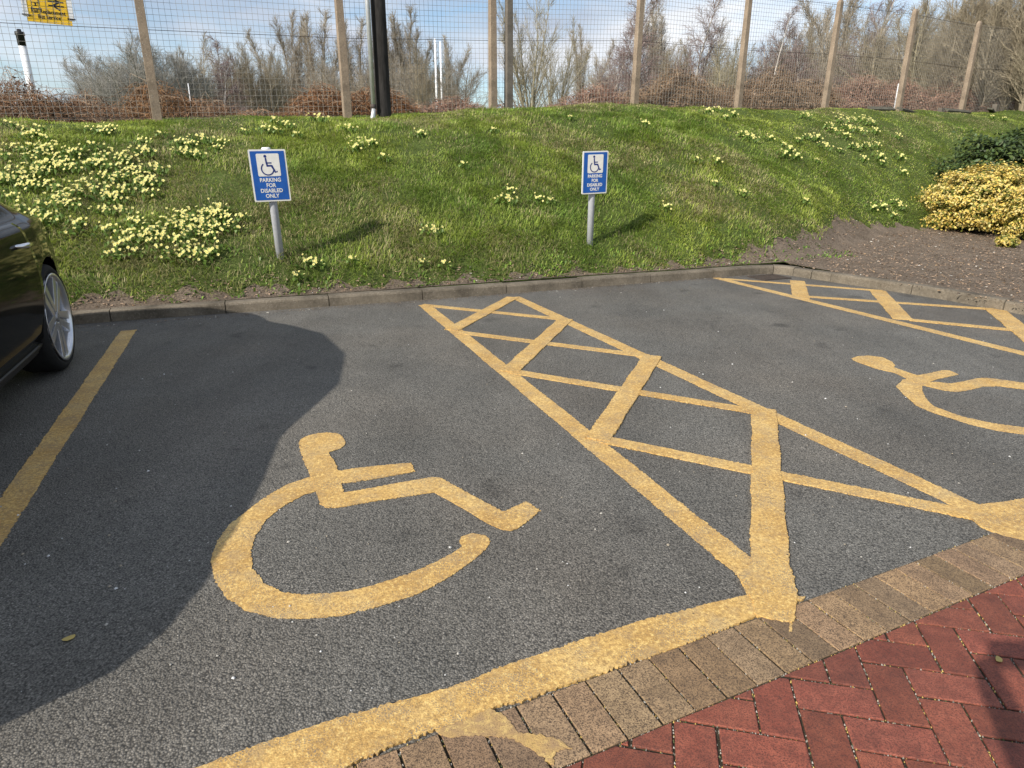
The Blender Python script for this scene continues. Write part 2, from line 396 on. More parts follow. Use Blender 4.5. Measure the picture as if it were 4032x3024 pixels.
# kerb: stones along the straight run, a short corner and the run towards the camera
def kerb():
    ctr = [(-12.0, 0.0)] + [(a, -0.10 * sstep(a, 0, 3.5)) for a in np.arange(-11, 7.3, 0.25)]
    R_ = 0.28; cx, cw = 7.62 - R_ + 0.03, -0.12
    for t in np.linspace(0, PI / 2, 7): ctr.append((7.60 - R_ + R_ * math.sin(t) + 0.05, -0.10 - R_ + R_ * math.cos(t)))
    for w in np.arange(-0.6, -12, -0.3): ctr.append((np.interp(w, [-12, -3, -2, -1.2, -0.6], [7.9, 7.93, 7.95, 7.80, 7.68]), w))
    ctr = np.array([xy(a, w) for a, w in ctr]); seg = np.r_[0, np.cumsum(np.linalg.norm(np.diff(ctr, axis=0), axis=1))]
    prof = [(0.0, -0.05), (0.0, KH - 0.022), (0.007, KH - 0.008), (0.020, KH), (0.125, KH), (0.127, -0.05)]
    b = MB(); L = 0.915; s = 0.33
    def at(q):
        p = np.array([np.interp(q, seg, ctr[:, 0]), np.interp(q, seg, ctr[:, 1])]); q2 = np.array([np.interp(q + 0.02, seg, ctr[:, 0]), np.interp(q + 0.02, seg, ctr[:, 1])])
        q1 = np.array([np.interp(q - 0.02, seg, ctr[:, 0]), np.interp(q - 0.02, seg, ctr[:, 1])])
        d = (q2 - q1) / (np.linalg.norm(q2 - q1) + 1e-9); return p, np.array([-d[1], d[0]])
    corner = np.linalg.norm(np.diff(ctr, axis=0), axis=1)
    while s < seg[-1] - 0.1:
        p, _ = at(s); a_, w_ = aw(*p)
        ln = 0.25 if (a_ > 7.0 and w_ > -0.75) else L
        qs = np.linspace(s + 0.004, s + ln - 0.004, 4 if ln < 0.5 else 6); V = []
        dz, dx = random.uniform(-.006, .006), random.uniform(-.006, .006)
        for q in qs:
            p, nrm = at(q)
            for o_, z_ in prof: V.append([*(p + nrm * (o_ + dx)), z_ + (dz if z_ > 0 else 0)])
        k = len(prof)
        Fs = [[i*k+j, (i+1)*k+j, (i+1)*k+j+1, i*k+j+1] for i in range(len(qs)-1) for j in range(k-1)]
        Fs += [list(range(k)), [(len(qs)-1)*k+j for j in range(k)][::-1]]
        b.add(V, Fs); s += ln
    return b
structure(kerb().build('kerb', KERB))

# ------------------------------------------------------------------ block paving (bottom right)
ED = math.radians(24.7); ed = np.array([math.cos(ED), math.sin(ED)]); en = np.array([-ed[1], ed[0]])
E0 = np.array([0.90, 1.462])                       # a point on the line between tan blocks and red bricks
def clip(poly, p, nrm):
    out = []
    for i in range(len(poly)):
        a, b = poly[i], poly[(i + 1) % len(poly)]; da, db = (a - p) @ nrm, (b - p) @ nrm
        if da >= 0: out.append(a)
        if da * db < 0: out.append(a + (b - a) * da / (da - db))
    return out
def inset(poly, d):
    c = sum(poly) / len(poly); out = []
    for p in poly:
        v = p - c; l = np.linalg.norm(v); out.append(c + v * max(0, 1 - d / l) if l > 1e-6 else p)
    return out
def paver_mesh(name, polys, mat, z0, z1):
    V = []; T = []; C = []; n = 0
    for poly in polys:
        if len(poly) < 3: continue
        zz = z1 + random.uniform(-.0006, .0006); tx, ty = random.uniform(-.006, .006), random.uniform(-.006, .006)
        c = sum(poly) / len(poly); k = len(poly); inn = inset(poly, 0.004)
        col = random.uniform(0.74, 1.22); cc = (col * random.uniform(.96, 1.06), col, col * random.uniform(.92, 1.04))
        for ring, dz in ((poly, None), (poly, -0.004), (inn, 0.0)):
            for p in ring:
                V.append([p[0], p[1], z0 if dz is None else zz + dz * .6 + (p - c) @ np.array([tx, ty])]); C.append(cc)
        for r in range(2):
            for i in range(k):
                j = (i + 1) % k; a, b, e, f = n + r*k + i, n + r*k + j, n + (r+1)*k + j, n + (r+1)*k + i
                T += [[a, b, e], [a, e, f]]
        for i in range(1, k - 1): T.append([n + 2*k, n + 2*k + i, n + 2*k + i + 1])
        n += 3 * k
    return npmesh(name, V, None, T, mat, None, np.array(C))
TH = math.radians(-11.64); BU = np.array([math.cos(TH), math.sin(TH)]); BV = np.array([math.sin(TH), -math.cos(TH)]); BO = np.array([0.9693, 1.4335]); CELL = 0.103
red = []
for i in range(-60, 60):
    for kk in range(-60, 60):
        # herringbone: a horizontal brick (2x1) and a vertical one (1x2), repeated on the diagonal, step 4 along u
        for (u0, v0, du, dv) in ((i + 4*kk, i - 1, 2, 1), (i + 4*kk, i, 1, 2)):
            if not (-30 < u0 < 45 and -30 < v0 < 40): continue
            g_ = 0.0034
            q = [(u0*CELL + g_, v0*CELL + g_), ((u0+du)*CELL - g_, v0*CELL + g_), ((u0+du)*CELL - g_, (v0+dv)*CELL - g_), (u0*CELL + g_, (v0+dv)*CELL - g_)]
            q = [np.array(p) + np.random.default_rng(abs(hash((u0, v0, du, round(p[0], 3)))) % 99991).normal(0, .0009, 2) for p in q]
            poly = [BO + BU * p[0] + BV * p[1] for p in q]
            poly = clip(poly, E0 - en * 0.005, -en)
            if len(poly) >= 3 and np.ptp(np.array(poly), axis=0).min() > 0.012: red.append(poly[::-1])
structure(paver_mesh('brick_paving', red, REDB, 0.0004, 0.0065))
tan = []
for i in range(-45, 45):
    a0 = E0 + ed * (i * 0.1015 + 0.03 + random.uniform(-.001, .001)); g_ = random.uniform(.0024, .0040)
    tan.append([a0 + ed * g_, a0 + ed * (0.1015 - g_), a0 + ed * (0.1015 - g_) + en * 0.2, a0 + ed * g_ + en * 0.2])
structure(paver_mesh('block_edging', tan, TANB, 0.0004, 0.0060))
b = MB(); c0, c1 = E0 - ed * 5 + en * 0.203, E0 + ed * 5 + en * 0.203
b.add([[*c0, .0012], [*(c0 - en * 5), .0012], [*(c1 - en * 5), .0012], [*c1, .0012]], [[0, 1, 2, 3]])
structure(b.build('joint_sand', SAND))

# ------------------------------------------------------------------ painted markings (layers a little above one another)
def rough_outline(P, amp=0.004, step=0.006):
    out = []; n = len(P); ph = random.uniform(0, 100)
    for i in range(n):
        a, b = np.array(P[i][:2]), np.array(P[(i + 1) % n][:2]); L = np.linalg.norm(b - a); k = max(1, int(L / step))
        d = (b - a) / (L + 1e-9); nr = np.array([-d[1], d[0]])
        for j in range(k):
            q = a + (b - a) * j / k
            wv = 0.6 * math.sin((q[0] * 11 + q[1] * 13) + ph) + 0.4 * math.sin(q[0] * 43 - q[1] * 31 + ph)
            out.append(q + nr * (random.gauss(0, amp * 0.50) * (0.35 + abs(math.sin(q[0] * 7 + q[1] * 9 + ph))) + amp * 0.7 * wv))
    return out
class Marking:
    def __init__(s, z): s.mb = MB(); s.z = z; s.k = 0
    def poly(s, P, amp=0.004, top=None):
        t = top if top is not None else s.z + s.k * 0.0008; s.k += 1
        for k in range(14):
            R_ = rough_outline(P, amp * (1 - k * .06))
            if len(tessellate_polygon([[Vector((p[0], p[1], 0)) for p in R_]])) == len(R_) - 2: break
        s.mb.prism(R_, 0.0005, t)
    def px(s, pts, amp=0.004, top=None): s.poly([gp(x, y) for x, y in pts], amp, top)
    def strip(s, a, b, width, amp=0.004, w2=None):
        A_, B_ = gp(*a)[:2], gp(*b)[:2]; d = (B_ - A_) / np.linalg.norm(B_ - A_); nr = np.array([-d[1], d[0]]); w2 = w2 or width
        s.poly([A_ + nr * width / 2, A_ - nr * width / 2, B_ - nr * w2 / 2, B_ + nr * w2 / 2], amp)
    def build(s, name, label): return tag(s.mb.build(name, PAINT), label, 'road marking')
mk = Marking(0.0026)
mk.strip((278, 714), (-110, 1290), 0.115)
mk.build('bay_line', 'plain yellow bay line on the asphalt beside the black car')
mk = Marking(0.0026)
mk.strip((917, 659), (1668, 1274), 0.112); mk.strip((1112, 642), (2190, 1140), 0.108)
for a, b_ in (((912, 659), (1215, 690)), ((990, 718), (1400, 770)), ((1105, 803), (1650, 893)), ((1300, 950), (2140, 1122))): mk.strip(a, b_, 0.085)
for a, b_ in (((1108, 643), (975, 714)), ((1222, 690), (1100, 804)), ((1410, 770), (1290, 952)), ((1650, 885), (1664, 1240))): mk.strip(a, b_, 0.125)
mk.build('hatched_marking', 'yellow crisscross hatched aisle between the two wheelchair symbols')
mk = Marking(0.0026); f4 = lambda x, y: (1463.1 + .3387 * x, 548.6 + .3387 * y)
mk.strip(f4(248, 152), f4(3300, 905), 0.105)
for a, b_, wd in (((285, 158), (1310, 236), .09), ((765, 172), (790, 285), .16), ((810, 272), (1985, 352), .085), ((1275, 235), (1440, 420), .16), ((1480, 422), (2150, 488), .085), ((2020, 352), (2330, 600), .16), ((2000, 352), (2700, 420), .09)):
    mk.strip(f4(*a), f4(*b_), wd)
mk.build('hatched_marking', 'yellow crisscross hatching along the right-hand kerb by the drain')
# wheelchair symbols: figure and wheel traced as painted
figure_1 = [(645,958),(652,949),(667,942),(688,937),(711,935),(728,937),(740,944),(747,954),(744,963),(734,970),(720,974),(709,978),(713,986),(719,993),(726,1006),(732,1018),(800,1009),(889,1000),(897,1019),(815,1034),(738,1046),(743,1065),(820,1052),(925,1033),(940,1032),(955,1034),(978,1048),(1030,1076),(1087,1106),(1136,1084),(1168,1104),(1145,1124),(1118,1143),(1103,1147),(1085,1144),(1055,1132),(1000,1098),(938,1064),(850,1077),(725,1098),(705,1097),(694,1090),(684,1067),(676,1040),(666,1020),(654,989)]
wheel_1 = [(690,1026),(670,1031),(620,1048),(560,1083),(500,1130),(470,1170),(455,1215),(466,1258),(490,1293),(530,1319),(590,1335),(660,1337),(740,1330),(820,1311),(900,1285),(970,1248),(1030,1207),(1054,1184),(1058,1168),(1048,1157),(1022,1153),(998,1159),(991,1170),(998,1181),(975,1197),(930,1221),(880,1242),(800,1267),(730,1281),(660,1286),(610,1281),(570,1262),(546,1230),(541,1195),(551,1160),(576,1124),(612,1094),(652,1071),(688,1060)]
mk = Marking(0.0028); mk.px(wheel_1, 0.0035); mk.px(figure_1, 0.0035)
mk.build('wheelchair_symbol', 'large yellow wheelchair symbol painted in the centre bay')
fig2 = [(1112,668),(1150,655),(1220,650),(1310,662),(1370,690),(1386,712),(1376,725),(1530,776),(1600,764),(1690,745),(1735,745),(1792,770),(1665,798),(1600,822),(1640,818),(1740,828),(1830,815),(1900,797),(1970,793),(2040,800),(2211,825),(2420,850),(2560,835),(2640,850),(2560,885),(2440,905),(2211,865),(2060,845),(1960,845),(1880,866),(1780,880),(1700,871),(1620,852),(1560,838),(1470,800),(1430,780),(1380,757),(1330,748),(1260,730),(1180,702),(1120,678)]
whl2 = [(1480,797),(1440,803),(1395,845),(1420,867),(1450,905),(1520,965),(1620,1010),(1750,1050),(1880,1092),(2050,1130),(2211,1152),(2380,1165),(2540,1150),(2640,1110),(2680,1060),(2640,1030),(2570,1040),(2540,1075),(2450,1105),(2340,1118),(2211,1108),(2000,1080),(1820,1040),(1720,1005),(1640,975),(1590,930),(1560,880),(1562,835)]
mk = Marking(0.0028); mk.px([f4(*p) for p in whl2], 0.0035); mk.px([f4(*p) for p in fig2], 0.0035)
mk.build('wheelchair_symbol', 'yellow wheelchair symbol cut off by the right edge of the photo')
f3 = lambda x, y: (1463.1 + .3387 * x, 1097.2 + .3387 * y); f2 = lambda x, y: (713.2 + .3387 * x, 1097.2 + .3387 * y)
mk = Marking(0.0165)
up = [(300, 1720), (460, 1652), (570, 1607), (700, 1567), (800, 1537), (900, 1510), (1005, 1477), (1120, 1433), (1240, 1391), (1420, 1335), (1530, 1308), (1620, 1288), (1660, 1290)]
lo_ = [(1630, 1336), (1560, 1364), (1461, 1401), (1407, 1422), (1330, 1447), (1268, 1470), (1200, 1491), (1130, 1515), (1060, 1537), (1040, 1545), (1010, 1560), (951, 1578), (870, 1604), (781, 1644), (600, 1735)]
mk.px(up + lo_, 0.004, 0.0080)
mk.px([f3(380, 440), f3(450, 560), f3(478, 600), f3(500, 700), f3(640, 727), f3(742, 742), f3(757, 640), f3(766, 560), f3(735, 440), f3(700, 360), f3(600, 350), f3(480, 350)], 0.004, 0.0106)
mk.px([f3(715, 730), f3(735, 735), f3(728, 800), f3(708, 800)], 0.002, 0.0075)
mk.px([f3(752, 575), f3(815, 575), f3(800, 592), f3(755, 600)], 0.002, 0.0078)
mk.build('bay_end_line', 'wide yellow band along the tan block edging with paint spills')
mk = Marking(0.0070); mk.px([(920, 1560), (1000, 1520), (1062, 1538), (1098, 1560), (1120, 1585), (1165, 1592), (1215, 1606), (1236, 1622), (1200, 1628), (1196, 1658), (1188, 1654), (1150, 1622), (1100, 1600), (1045, 1592), (975, 1600), (955, 1596)], 0.004, 0.0074)
tag(mk.mb.build('paint_spill', STAIN), 'thin yellow paint stain run over the tan blocks at the bottom', 'paint stain')
mk = Marking(0.0075); mk.px([(2070, 1098), (2212, 1080), (2400, 1010), (2500, 1040), (2330, 1120), (2212, 1170), (2165, 1160), (2120, 1140)], 0.004, 0.0068)
mk.build('bay_end_line', 'end of a yellow band cut off by the right edge above the tan blocks')

# ------------------------------------------------------------------ small things lying on the car park
def grit():
    V = []; T = []; C = []; n = 0
    spots = [gp(random.uniform(0, 2212), random.uniform(640, 1500)) for _ in range(300)]
    spots = [s for s in spots if aw(s[0], s[1])[1] < -0.2 and (s[:2] - E0) @ en > 0.25 and s[1] < 9]
    for x, y, _z in spots:
        r = random.choice([.002, .003, .003, .004, .006]) * (1 + 0.05 * y); cc = random.choice([(.46, .46, .44), (.40, .38, .34), (.30, .26, .20), (.58, .58, .57)])
        pts = [[x + r * random.uniform(.6, 1.2) * math.cos(t), y + r * random.uniform(.6, 1.2) * math.sin(t), 0.002] for t in np.arange(5) * 2 * PI / 5]
        V += pts + [[x, y, 0.002 + r * 0.8]]; C += [cc] * 6
        T += [[n + i, n + (i + 1) % 5, n + 5] for i in range(5)]; n += 6
    return npmesh('grit', V, None, T, m_grit, None, np.array(C))
m_grit = Mat('stone_chip', 0.7, 0.3); m_grit.color(m_grit.tint()); m_grit = m_grit.m
tag(grit(), 'scattered pale stone chips on the asphalt', 'grit', kind='stuff')
def joint_grit():
    V = []; T = []; C = []; n = 0
    for poly in red + tan:
        for i in range(len(poly)):
            a, b_ = poly[i], poly[(i + 1) % len(poly)]
            if a[1] < 0.9 or a[0] < -0.3: continue
            L = np.linalg.norm(b_ - a); d = (b_ - a) / (L + 1e-9); nr = np.array([d[1], -d[0]])
            for _ in range(int(L * 60)):
                q = a + d * random.uniform(0, L) + nr * random.uniform(0.0, .004) * -1 * -1; r = random.uniform(.0012, .0028)
                cc = random.choice([(.45, .43, .38), (.55, .40, .12), (.20, .18, .15), (.10, .12, .05), (.3, .28, .24)])
                V += [[q[0] - r, q[1] - r, .001], [q[0] + r, q[1] - r, .001], [q[0], q[1] + r, .001], [q[0], q[1], .0035 + r]]; C += [cc] * 4
                T += [[n, n+1, n+3], [n+1, n+2, n+3], [n+2, n, n+3]]; n += 4
    return npmesh('joint_gravel', V, None, T, m_grit, None, np.array(C))
tag(joint_grit(), 'fine gravel and yellow paint crumbs in the paving joints', 'gravel', kind='stuff')
leafm = simple('dry_leaf', (0.42, 0.32, 0.10), 0.7)
for (px_, py_), s_, lab in (((150, 1381), .016, 'yellowed leaf on the shaded asphalt at lower left'), ((2156, 1430), .014, 'small yellow leaf lying on the red bricks')):
    g0 = gp(px_, py_, 0.0); g0[2] = 0.004 if px_ < 1000 else 0.009
    b = MB(); pts = [(math.cos(t) * s_ * (1 + .2 * math.sin(3 * t)), math.sin(t) * s_ * .7 * (1 + .2 * math.cos(2 * t))) for t in np.arange(12) * 2 * PI / 12]
    b.prism(pts, 0.0, 0.0015); o = b.build('fallen_leaf', leafm); o.location = g0; o.rotation_euler = (0.05, 0.1, 0.9)
    tag(o, lab, 'leaf')
def litter():
    n = 1500; a = rng.uniform(-3, 7.3, n); w = -0.12 - np.abs(rng.normal(0, .05, n)) - np.where(rng.random(n) < .15, rng.uniform(0, .5, n), 0); P = K0 + a[:, None] * KD + w[:, None] * KN
    r = rng.uniform(.003, .010, n); th = rng.uniform(0, PI, n); d = np.stack([np.cos(th), np.sin(th)], -1); sd = np.stack([-np.sin(th), np.cos(th)], -1); q = []
    for sx, sy in ((-1, -.45), (1, -.45), (1, .45), (-1, .45)): q.append(np.concatenate([P + d * (r * sx)[:, None] + sd * (r * sy)[:, None], (.0035 + rng.random(n) * .004)[:, None]], 1))
    V = np.stack(q, 1).reshape(-1, 3); i = np.arange(n) * 4; c = np.array([[.13, .10, .07]]) * rng.uniform(.4, 2.2, (n, 1)); c[rng.random(n) < .06] = (.55, .52, .46)
    return tag(npmesh('kerb_litter', V, np.stack([i, i+1, i+2, i+3], -1), None, m_grit, None, np.repeat(c, 4, 0)), 'brown leaf crumbs and dirt gathered along the foot of the kerb', 'litter', kind='stuff')
litter()
# drain grate at the kerb corner
dg = empty('drain_grate', (*xy(7.27, -0.36), 0.0), math.radians(23.4)); tag(dg, 'rusty iron drain grate in the kerb corner', 'drain')
IRON = simple('rusty_iron', (0.07, 0.055, 0.045), 0.8, 0.3, 0.3, 0.3, 40)
b = MB()
for x0, x1, y0, y1 in ((-.21, .21, -.15, -.12), (-.21, .21, .12, .15), (-.21, -.18, -.12, .12), (.18, .21, -.12, .12)): b.box((x0, y0, .002), (x1, y1, .012))
b.build('frame', IRON, dg)
b = MB()
for i in range(9): b.box((-.165 + i * .04, -.12, .003), (-.145 + i * .04, .12, .010))
b.build('bars', IRON, dg)
b = MB(); b.box((-.18, -.12, .001), (.18, .12, .0022)); b.build('gully', BLACKP, dg)

# ------------------------------------------------------------------ grass on the bank
def vnoise(x, y, s, seed):
    r = np.random.default_rng(seed); T_ = r.random((64, 64)); x = x * s; y = y * s
    xi = np.floor(x).astype(int); yi = np.floor(y).astype(int); fx = x - xi; fy = y - yi; fx = fx*fx*(3-2*fx); fy = fy*fy*(3-2*fy)
    g_ = lambda i, j: T_[i % 64, j % 64]
    return (g_(xi, yi)*(1-fx) + g_(xi+1, yi)*fx)*(1-fy) + (g_(xi, yi+1)*(1-fx) + g_(xi+1, yi+1)*fx)*fy
def fbm(x, y, s, seed): return 0.55 * vnoise(x, y, s, seed) + 0.3 * vnoise(x, y, s * 2.1, seed + 1) + 0.15 * vnoise(x, y, s * 4.3, seed + 2)
def blades(a, w, h, wd, lean, tint, name, mat, label, cat):
    n = len(a); P = K0 + a[:, None] * KD + w[:, None] * KN; z = bank(a, w)
    th = rng.uniform(0, 2 * PI, n) * .55 + 9.0 * vnoise(a, w, 2.6, 63); d = np.stack([np.cos(th), np.sin(th)], -1); s = np.stack([-np.sin(th), np.cos(th)], -1)
    down = -KN * 0.45                                   # blades droop a little down the slope
    base = np.concatenate([P, z[:, None] - 0.01], 1)
    ln = lean[:, None]
    mid = base + np.concatenate([(d * ln * 0.35 + down * 0.2) * h[:, None], (0.55 * h)[:, None]], 1)
    tip = base + np.concatenate([(d * ln + down * 0.5) * h[:, None], (h * np.clip(1 - 0.5 * lean, 0.18, 1))[:, None]], 1)
    s3 = np.concatenate([s * wd[:, None] * 0.5, np.zeros((n, 1))], 1)
    V = np.stack([base - s3, base + s3, mid + s3 * 0.8, mid - s3 * 0.8, tip], 1).reshape(-1, 3)
    i = np.arange(n) * 5
    Q = np.stack([i, i+1, i+2, i+3], -1); T = np.stack([i+3, i+2, i+4], -1)
    return tag(npmesh(name, V, Q, T, mat, None, np.repeat(tint, 5, 0)), label, cat, kind='stuff')
def grass():
    N = 1150000
    a = rng.uniform(-5.5, 24, N); w = rng.uniform(0.15, 7.2, N) ** 1.0
    P = K0 + a[:, None] * KD + w[:, None] * KN
    x, y = P[:, 0], P[:, 1]; dist = np.hypot(x, y)
    keep = (np.abs(x) < 0.86 * y + 0.4) & (w > mulch_edge(a) - 0.06 + 0.25 * (fbm(a, w, 2.2, 31) - 0.5)) & (rng.random(N) < np.clip((8.2 / dist) ** 1.3, 0.22, 1))
    dens = fbm(a, w, 1.6, 5)
    keep &= rng.random(N) < np.clip(0.35 + 2.0 * (dens - 0.28), 0.12, 1)
    wt = np.interp(a, [-12, 0, 18, 40], [4.1, 4.5, 5.9, 7.0]); keep &= w < wt + 1.0
    edge = w - mulch_edge(a)
    keep &= rng.random(N) < np.clip(0.35 + edge * 2.0, 0.1, 1)
    a, w, dist, dens = a[keep], w[keep], dist[keep], dens[keep]; n = len(a)
    tuss = fbm(a, w, 0.9, 51); right = sstep(a, 8, 14)
    h = (0.035 + 0.13 * np.clip(tuss - .30, 0, 1) * rng.random(n) + 0.045 * rng.random(n)) * (1 - 0.45 * right) * (0.75 + 0.5 * vnoise(a, w, 3.1, 77))
    h *= np.where(rng.random(n) < 0.03, 1.6, 1.0)
    h = np.where(w > np.interp(a, [0, 18], [3.6, 5.0]), h * 0.7, h)
    wd = rng.uniform(0.0035, 0.0065, n) * np.clip(dist / 7.5, 0.9, 2.2)
    lean = rng.uniform(0.25, 1.75, n)
    g1, g2, g3, st = np.array([.245, .36, .050]), np.array([.48, .53, .100]), np.array([.150, .25, .042]), np.array([.52, .46, .23])
    t = np.clip(fbm(a, w, 1.1, 91) * 1.6 - 0.3 + rng.normal(0, .18, n), 0, 1)[:, None]
    c = g3 * (1 - t) + g2 * t; u = rng.random(n)[:, None]; c = c * (1 - u * .5) + g1 * u * .5
    dry = np.clip((fbm(a, w, 0.8, 131) - 0.50) * 3.0, 0, 0.55) + 0.08 + 0.06 * right
    c = np.where((rng.random(n) < dry)[:, None], st * rng.uniform(.55, 1.1, (n, 1)), c)
    c = c * rng.uniform(.55, 1.40, (n, 1)) * (0.80 + 0.40 * vnoise(a, w, 5.3, 17))[:, None]
    return blades(a, w, h, wd, lean, c, 'grass', GRASS, 'rough green grass with dry straw covering the sloping bank', 'grass')
grass()
# broad leaved weeds low on the bank
def weeds():
    N = 5200; a = rng.uniform(-5.5, 9.5, N); w = rng.uniform(0.12, 1.3, N); keep = (fbm(a, w, 1.8, 8) > 0.50) & (rng.random(N) < np.clip(1.25 - w, .05, 1))
    a, w = a[keep], w[keep]; n = len(a)
    g_ = np.where(rng.random((n, 1)) < .6, np.array([[.19, .31, .045]]), np.array([[.10, .18, .03]])) * rng.uniform(.75, 1.3, (n, 1))
    return blades(a, w, rng.uniform(.04, .09, n), rng.uniform(.012, .026, n), rng.uniform(.5, 1.4, n), g_, 'weeds', LEAF, 'bright broad leaved weeds growing along the foot of the bank', 'weeds')
weeds()
def chips():
    N = 16000; a = np.concatenate([rng.uniform(A_C, 15, N), rng.uniform(-5, A_C, 5200)]); w = np.concatenate([rng.uniform(-4.5, 2.2, N), rng.uniform(.13, .62, 5200)])
    k = w < mulch_edge(a) + 0.12; a, w = a[k], w[k]; n = len(a)
    P = K0 + a[:, None] * KD + w[:, None] * KN; z = bank(a, w) + 0.012 + rng.random(n) * .012
    r = rng.uniform(.005, .017, n); th = rng.uniform(0, PI, n); d = np.stack([np.cos(th), np.sin(th)], -1); s = np.stack([-np.sin(th), np.cos(th)], -1)
    q = []
    for sx, sy in ((-1, -.4), (1, -.4), (1, .4), (-1, .4)):
        q.append(np.concatenate([P + d * (r * sx)[:, None] + s * (r * sy)[:, None], (z + rng.normal(0, .004, n))[:, None]], 1))
    V = np.stack(q, 1).reshape(-1, 3); i = np.arange(n) * 4
    base = np.array([[.22, .155, .105]]) * rng.uniform(.4, 1.9, (n, 1)); base[rng.random(n) < .03] = (.5, .46, .40); base[rng.random(n) < .06] = (.30, .20, .11)
    return tag(npmesh('wood_chips', V, np.stack([i, i+1, i+2, i+3], -1), None, m_grit, None, np.repeat(base, 4, 0)), 'brown wood chips strewn over the bare bed behind the kerb', 'wood chips', kind='stuff')
chips()

# ------------------------------------------------------------------ primroses
def primrose(seed, nfl, spread):
    r = np.random.default_rng(seed); V = []; T = []; C = []; n = 0
    for k in range(int(6 + spread * 40)):                                    # crinkled strap leaves
        th = r.uniform(0, 2 * PI); L = r.uniform(.04, .08); c0 = r.normal(0, spread * .5, 2); wd = L * .24
        col = np.array([.12, .20, .03]) * r.uniform(.6, 1.2); d = np.array([math.cos(th), math.sin(th)]); s = np.array([-d[1], d[0]])
        for f, ww, zz in ((0, .3, .01), (.4, .9, .045), (.75, 1.0, .055), (1.0, .25, .040)):
            for sg in (-1, 1): V.append([*(c0 + d * L * f + s * sg * wd * ww), zz + .01 * r.normal() + (.008 if sg > 0 else 0)]); C.append(col)
        for j in range(3): b_ = n + j * 2; T += [[b_, b_+1, b_+3], [b_, b_+3, b_+2]]
        n += 8
    LV, LT, LC = V, T, C
    V = []; T = []; C = []; n = 0
    for k in range(nfl):
        c0 = np.array([*r.normal(0, spread * .55, 2), r.uniform(.065, .115)])
        nrm = np.array([r.normal(-.25, .35), r.normal(-.45, .35), 1.0]); nrm /= np.linalg.norm(nrm)
        u = np.cross(nrm, [1, 0, 0]); u /= np.linalg.norm(u); v = np.cross(nrm, u); R_ = r.uniform(.0125, .019)
        V.append(c0 - nrm * .002); C.append((.80, .52, .05)); ph = r.uniform(0, 6)
        col = np.array([.90, .95, .45]) * r.uniform(.88, 1.08)
        for p in range(10):
            t = ph + p * PI / 5; rr = R_ * (1.0 if p % 2 == 0 else 0.72)
            V.append(c0 + rr * (math.cos(t) * u + math.sin(t) * v) + nrm * .003 * (p % 2)); C.append(col)
        T += [[n, n + 1 + p, n + 1 + (p + 1) % 10] for p in range(10)]; n += 11
    return (LV, LT, LC), (V, T, C)
protos = []
for sd, nf, spd in ((1, 5, .07), (2, 8, .09), (3, 12, .12), (4, 18, .15), (5, 24, .18), (6, 3, .05)):
    L_, F_ = primrose(sd, nf, spd); protos.append((L_, F_))
proot = {}
def primrose_at(px_, py_, size, label, group):
    P = hit(px_, py_); a, w = aw(P[0], P[1])
    dz = (float(bank(a, w + .05)) - float(bank(a, w - .05))) / .1
    if size not in proot:
        o = empty('primrose_plant', (0, 0, 0)); L_, F_ = protos[size]
        npmesh('leaves', L_[0], None, L_[1], LEAF, o, np.array(L_[2])); npmesh('blossom', F_[0], None, F_[1], PETAL, o, np.array(F_[2]))
        remember(o); proot[size] = o; c = o
    else: c = copy_tree(proot[size])
    sl = math.atan(dz); q = Matrix.Rotation(math.radians(23.4), 4, 'Z') @ Matrix.Rotation(sl * .8, 4, 'X') @ Matrix.Rotation(random.uniform(-.5, .5), 4, 'Z')
    c.rotation_euler = q.to_euler(); s_ = random.uniform(.9, 1.15) * (1 + 0.02 * max(0, P[1] - 7)); c.scale = (s_, s_, s_)
    c.location = (P[0], P[1], float(bank(a, w)) + 0.0)
    tag(c, label, 'flowers', group)
GL = 'primroses in the drift left of the first sign'
lab = 'pale yellow primrose clump in the dense drift on the left of the bank'
left = [(25,325,2),(55,300,1),(85,298,1),(45,352,2),(75,343,3),(110,330,3),(135,347,2),(165,340,1),(20,372,2),(60,380,3),(95,388,2),(130,372,2),(165,378,2),(200,352,2),(230,345,3),(258,352,2),(285,356,3),(310,350,2),(180,400,1),(215,378,2),(240,395,2),(275,390,3),(300,395,3),(330,345,1),(345,375,2),(30,405,2),(70,415,2),(105,412,2),(140,405,2),(170,425,3),(215,418,3),(245,440,2),(280,420,2),(60,450,2),(100,447,4),(140,432,3),(30,440,1),(150,460,2),(180,455,2),(220,465,2),(262,470,2),(120,480,2),(90,478,2),(195,490,3),(165,500,1),(230,505,1),(310,415,1),(340,410,2),(20,300,1),(12,350,2),(10,395,2),(45,425,1),(330,425,1),(365,388,1),(110,360,1),(155,358,1),(190,372,1),(85,362,1),(120,395,1),(255,375,1),(295,373,1),(75,400,1),(200,405,1),(50,478,1),(140,445,1),(110,300,0),(30,285,0),(95,285,0),(155,310,0)]
for k, (x_, y_, s_) in enumerate(left):
    if k % 5 != 3: primrose_at(x_ + random.uniform(-13, 13), y_ + random.uniform(-9, 9), s_, lab, GL)
for _ in range(34):
    x_, y_ = random.uniform(0, 330), random.uniform(285, 510)
    if x_ < 200 or y_ < 440: primrose_at(x_, y_, random.choice((0, 0, 1, 1, 5)), lab, GL)
for _ in range(16): primrose_at(random.uniform(250, 560), random.uniform(455, 570), random.choice((0, 5, 1)), 'cream primrose clump low on the bank between black car and first sign', 'primroses low on the bank beside the first sign')
GM = 'primroses low on the bank beside the first sign'
lab = 'cream primrose clump low on the bank between black car and first sign'
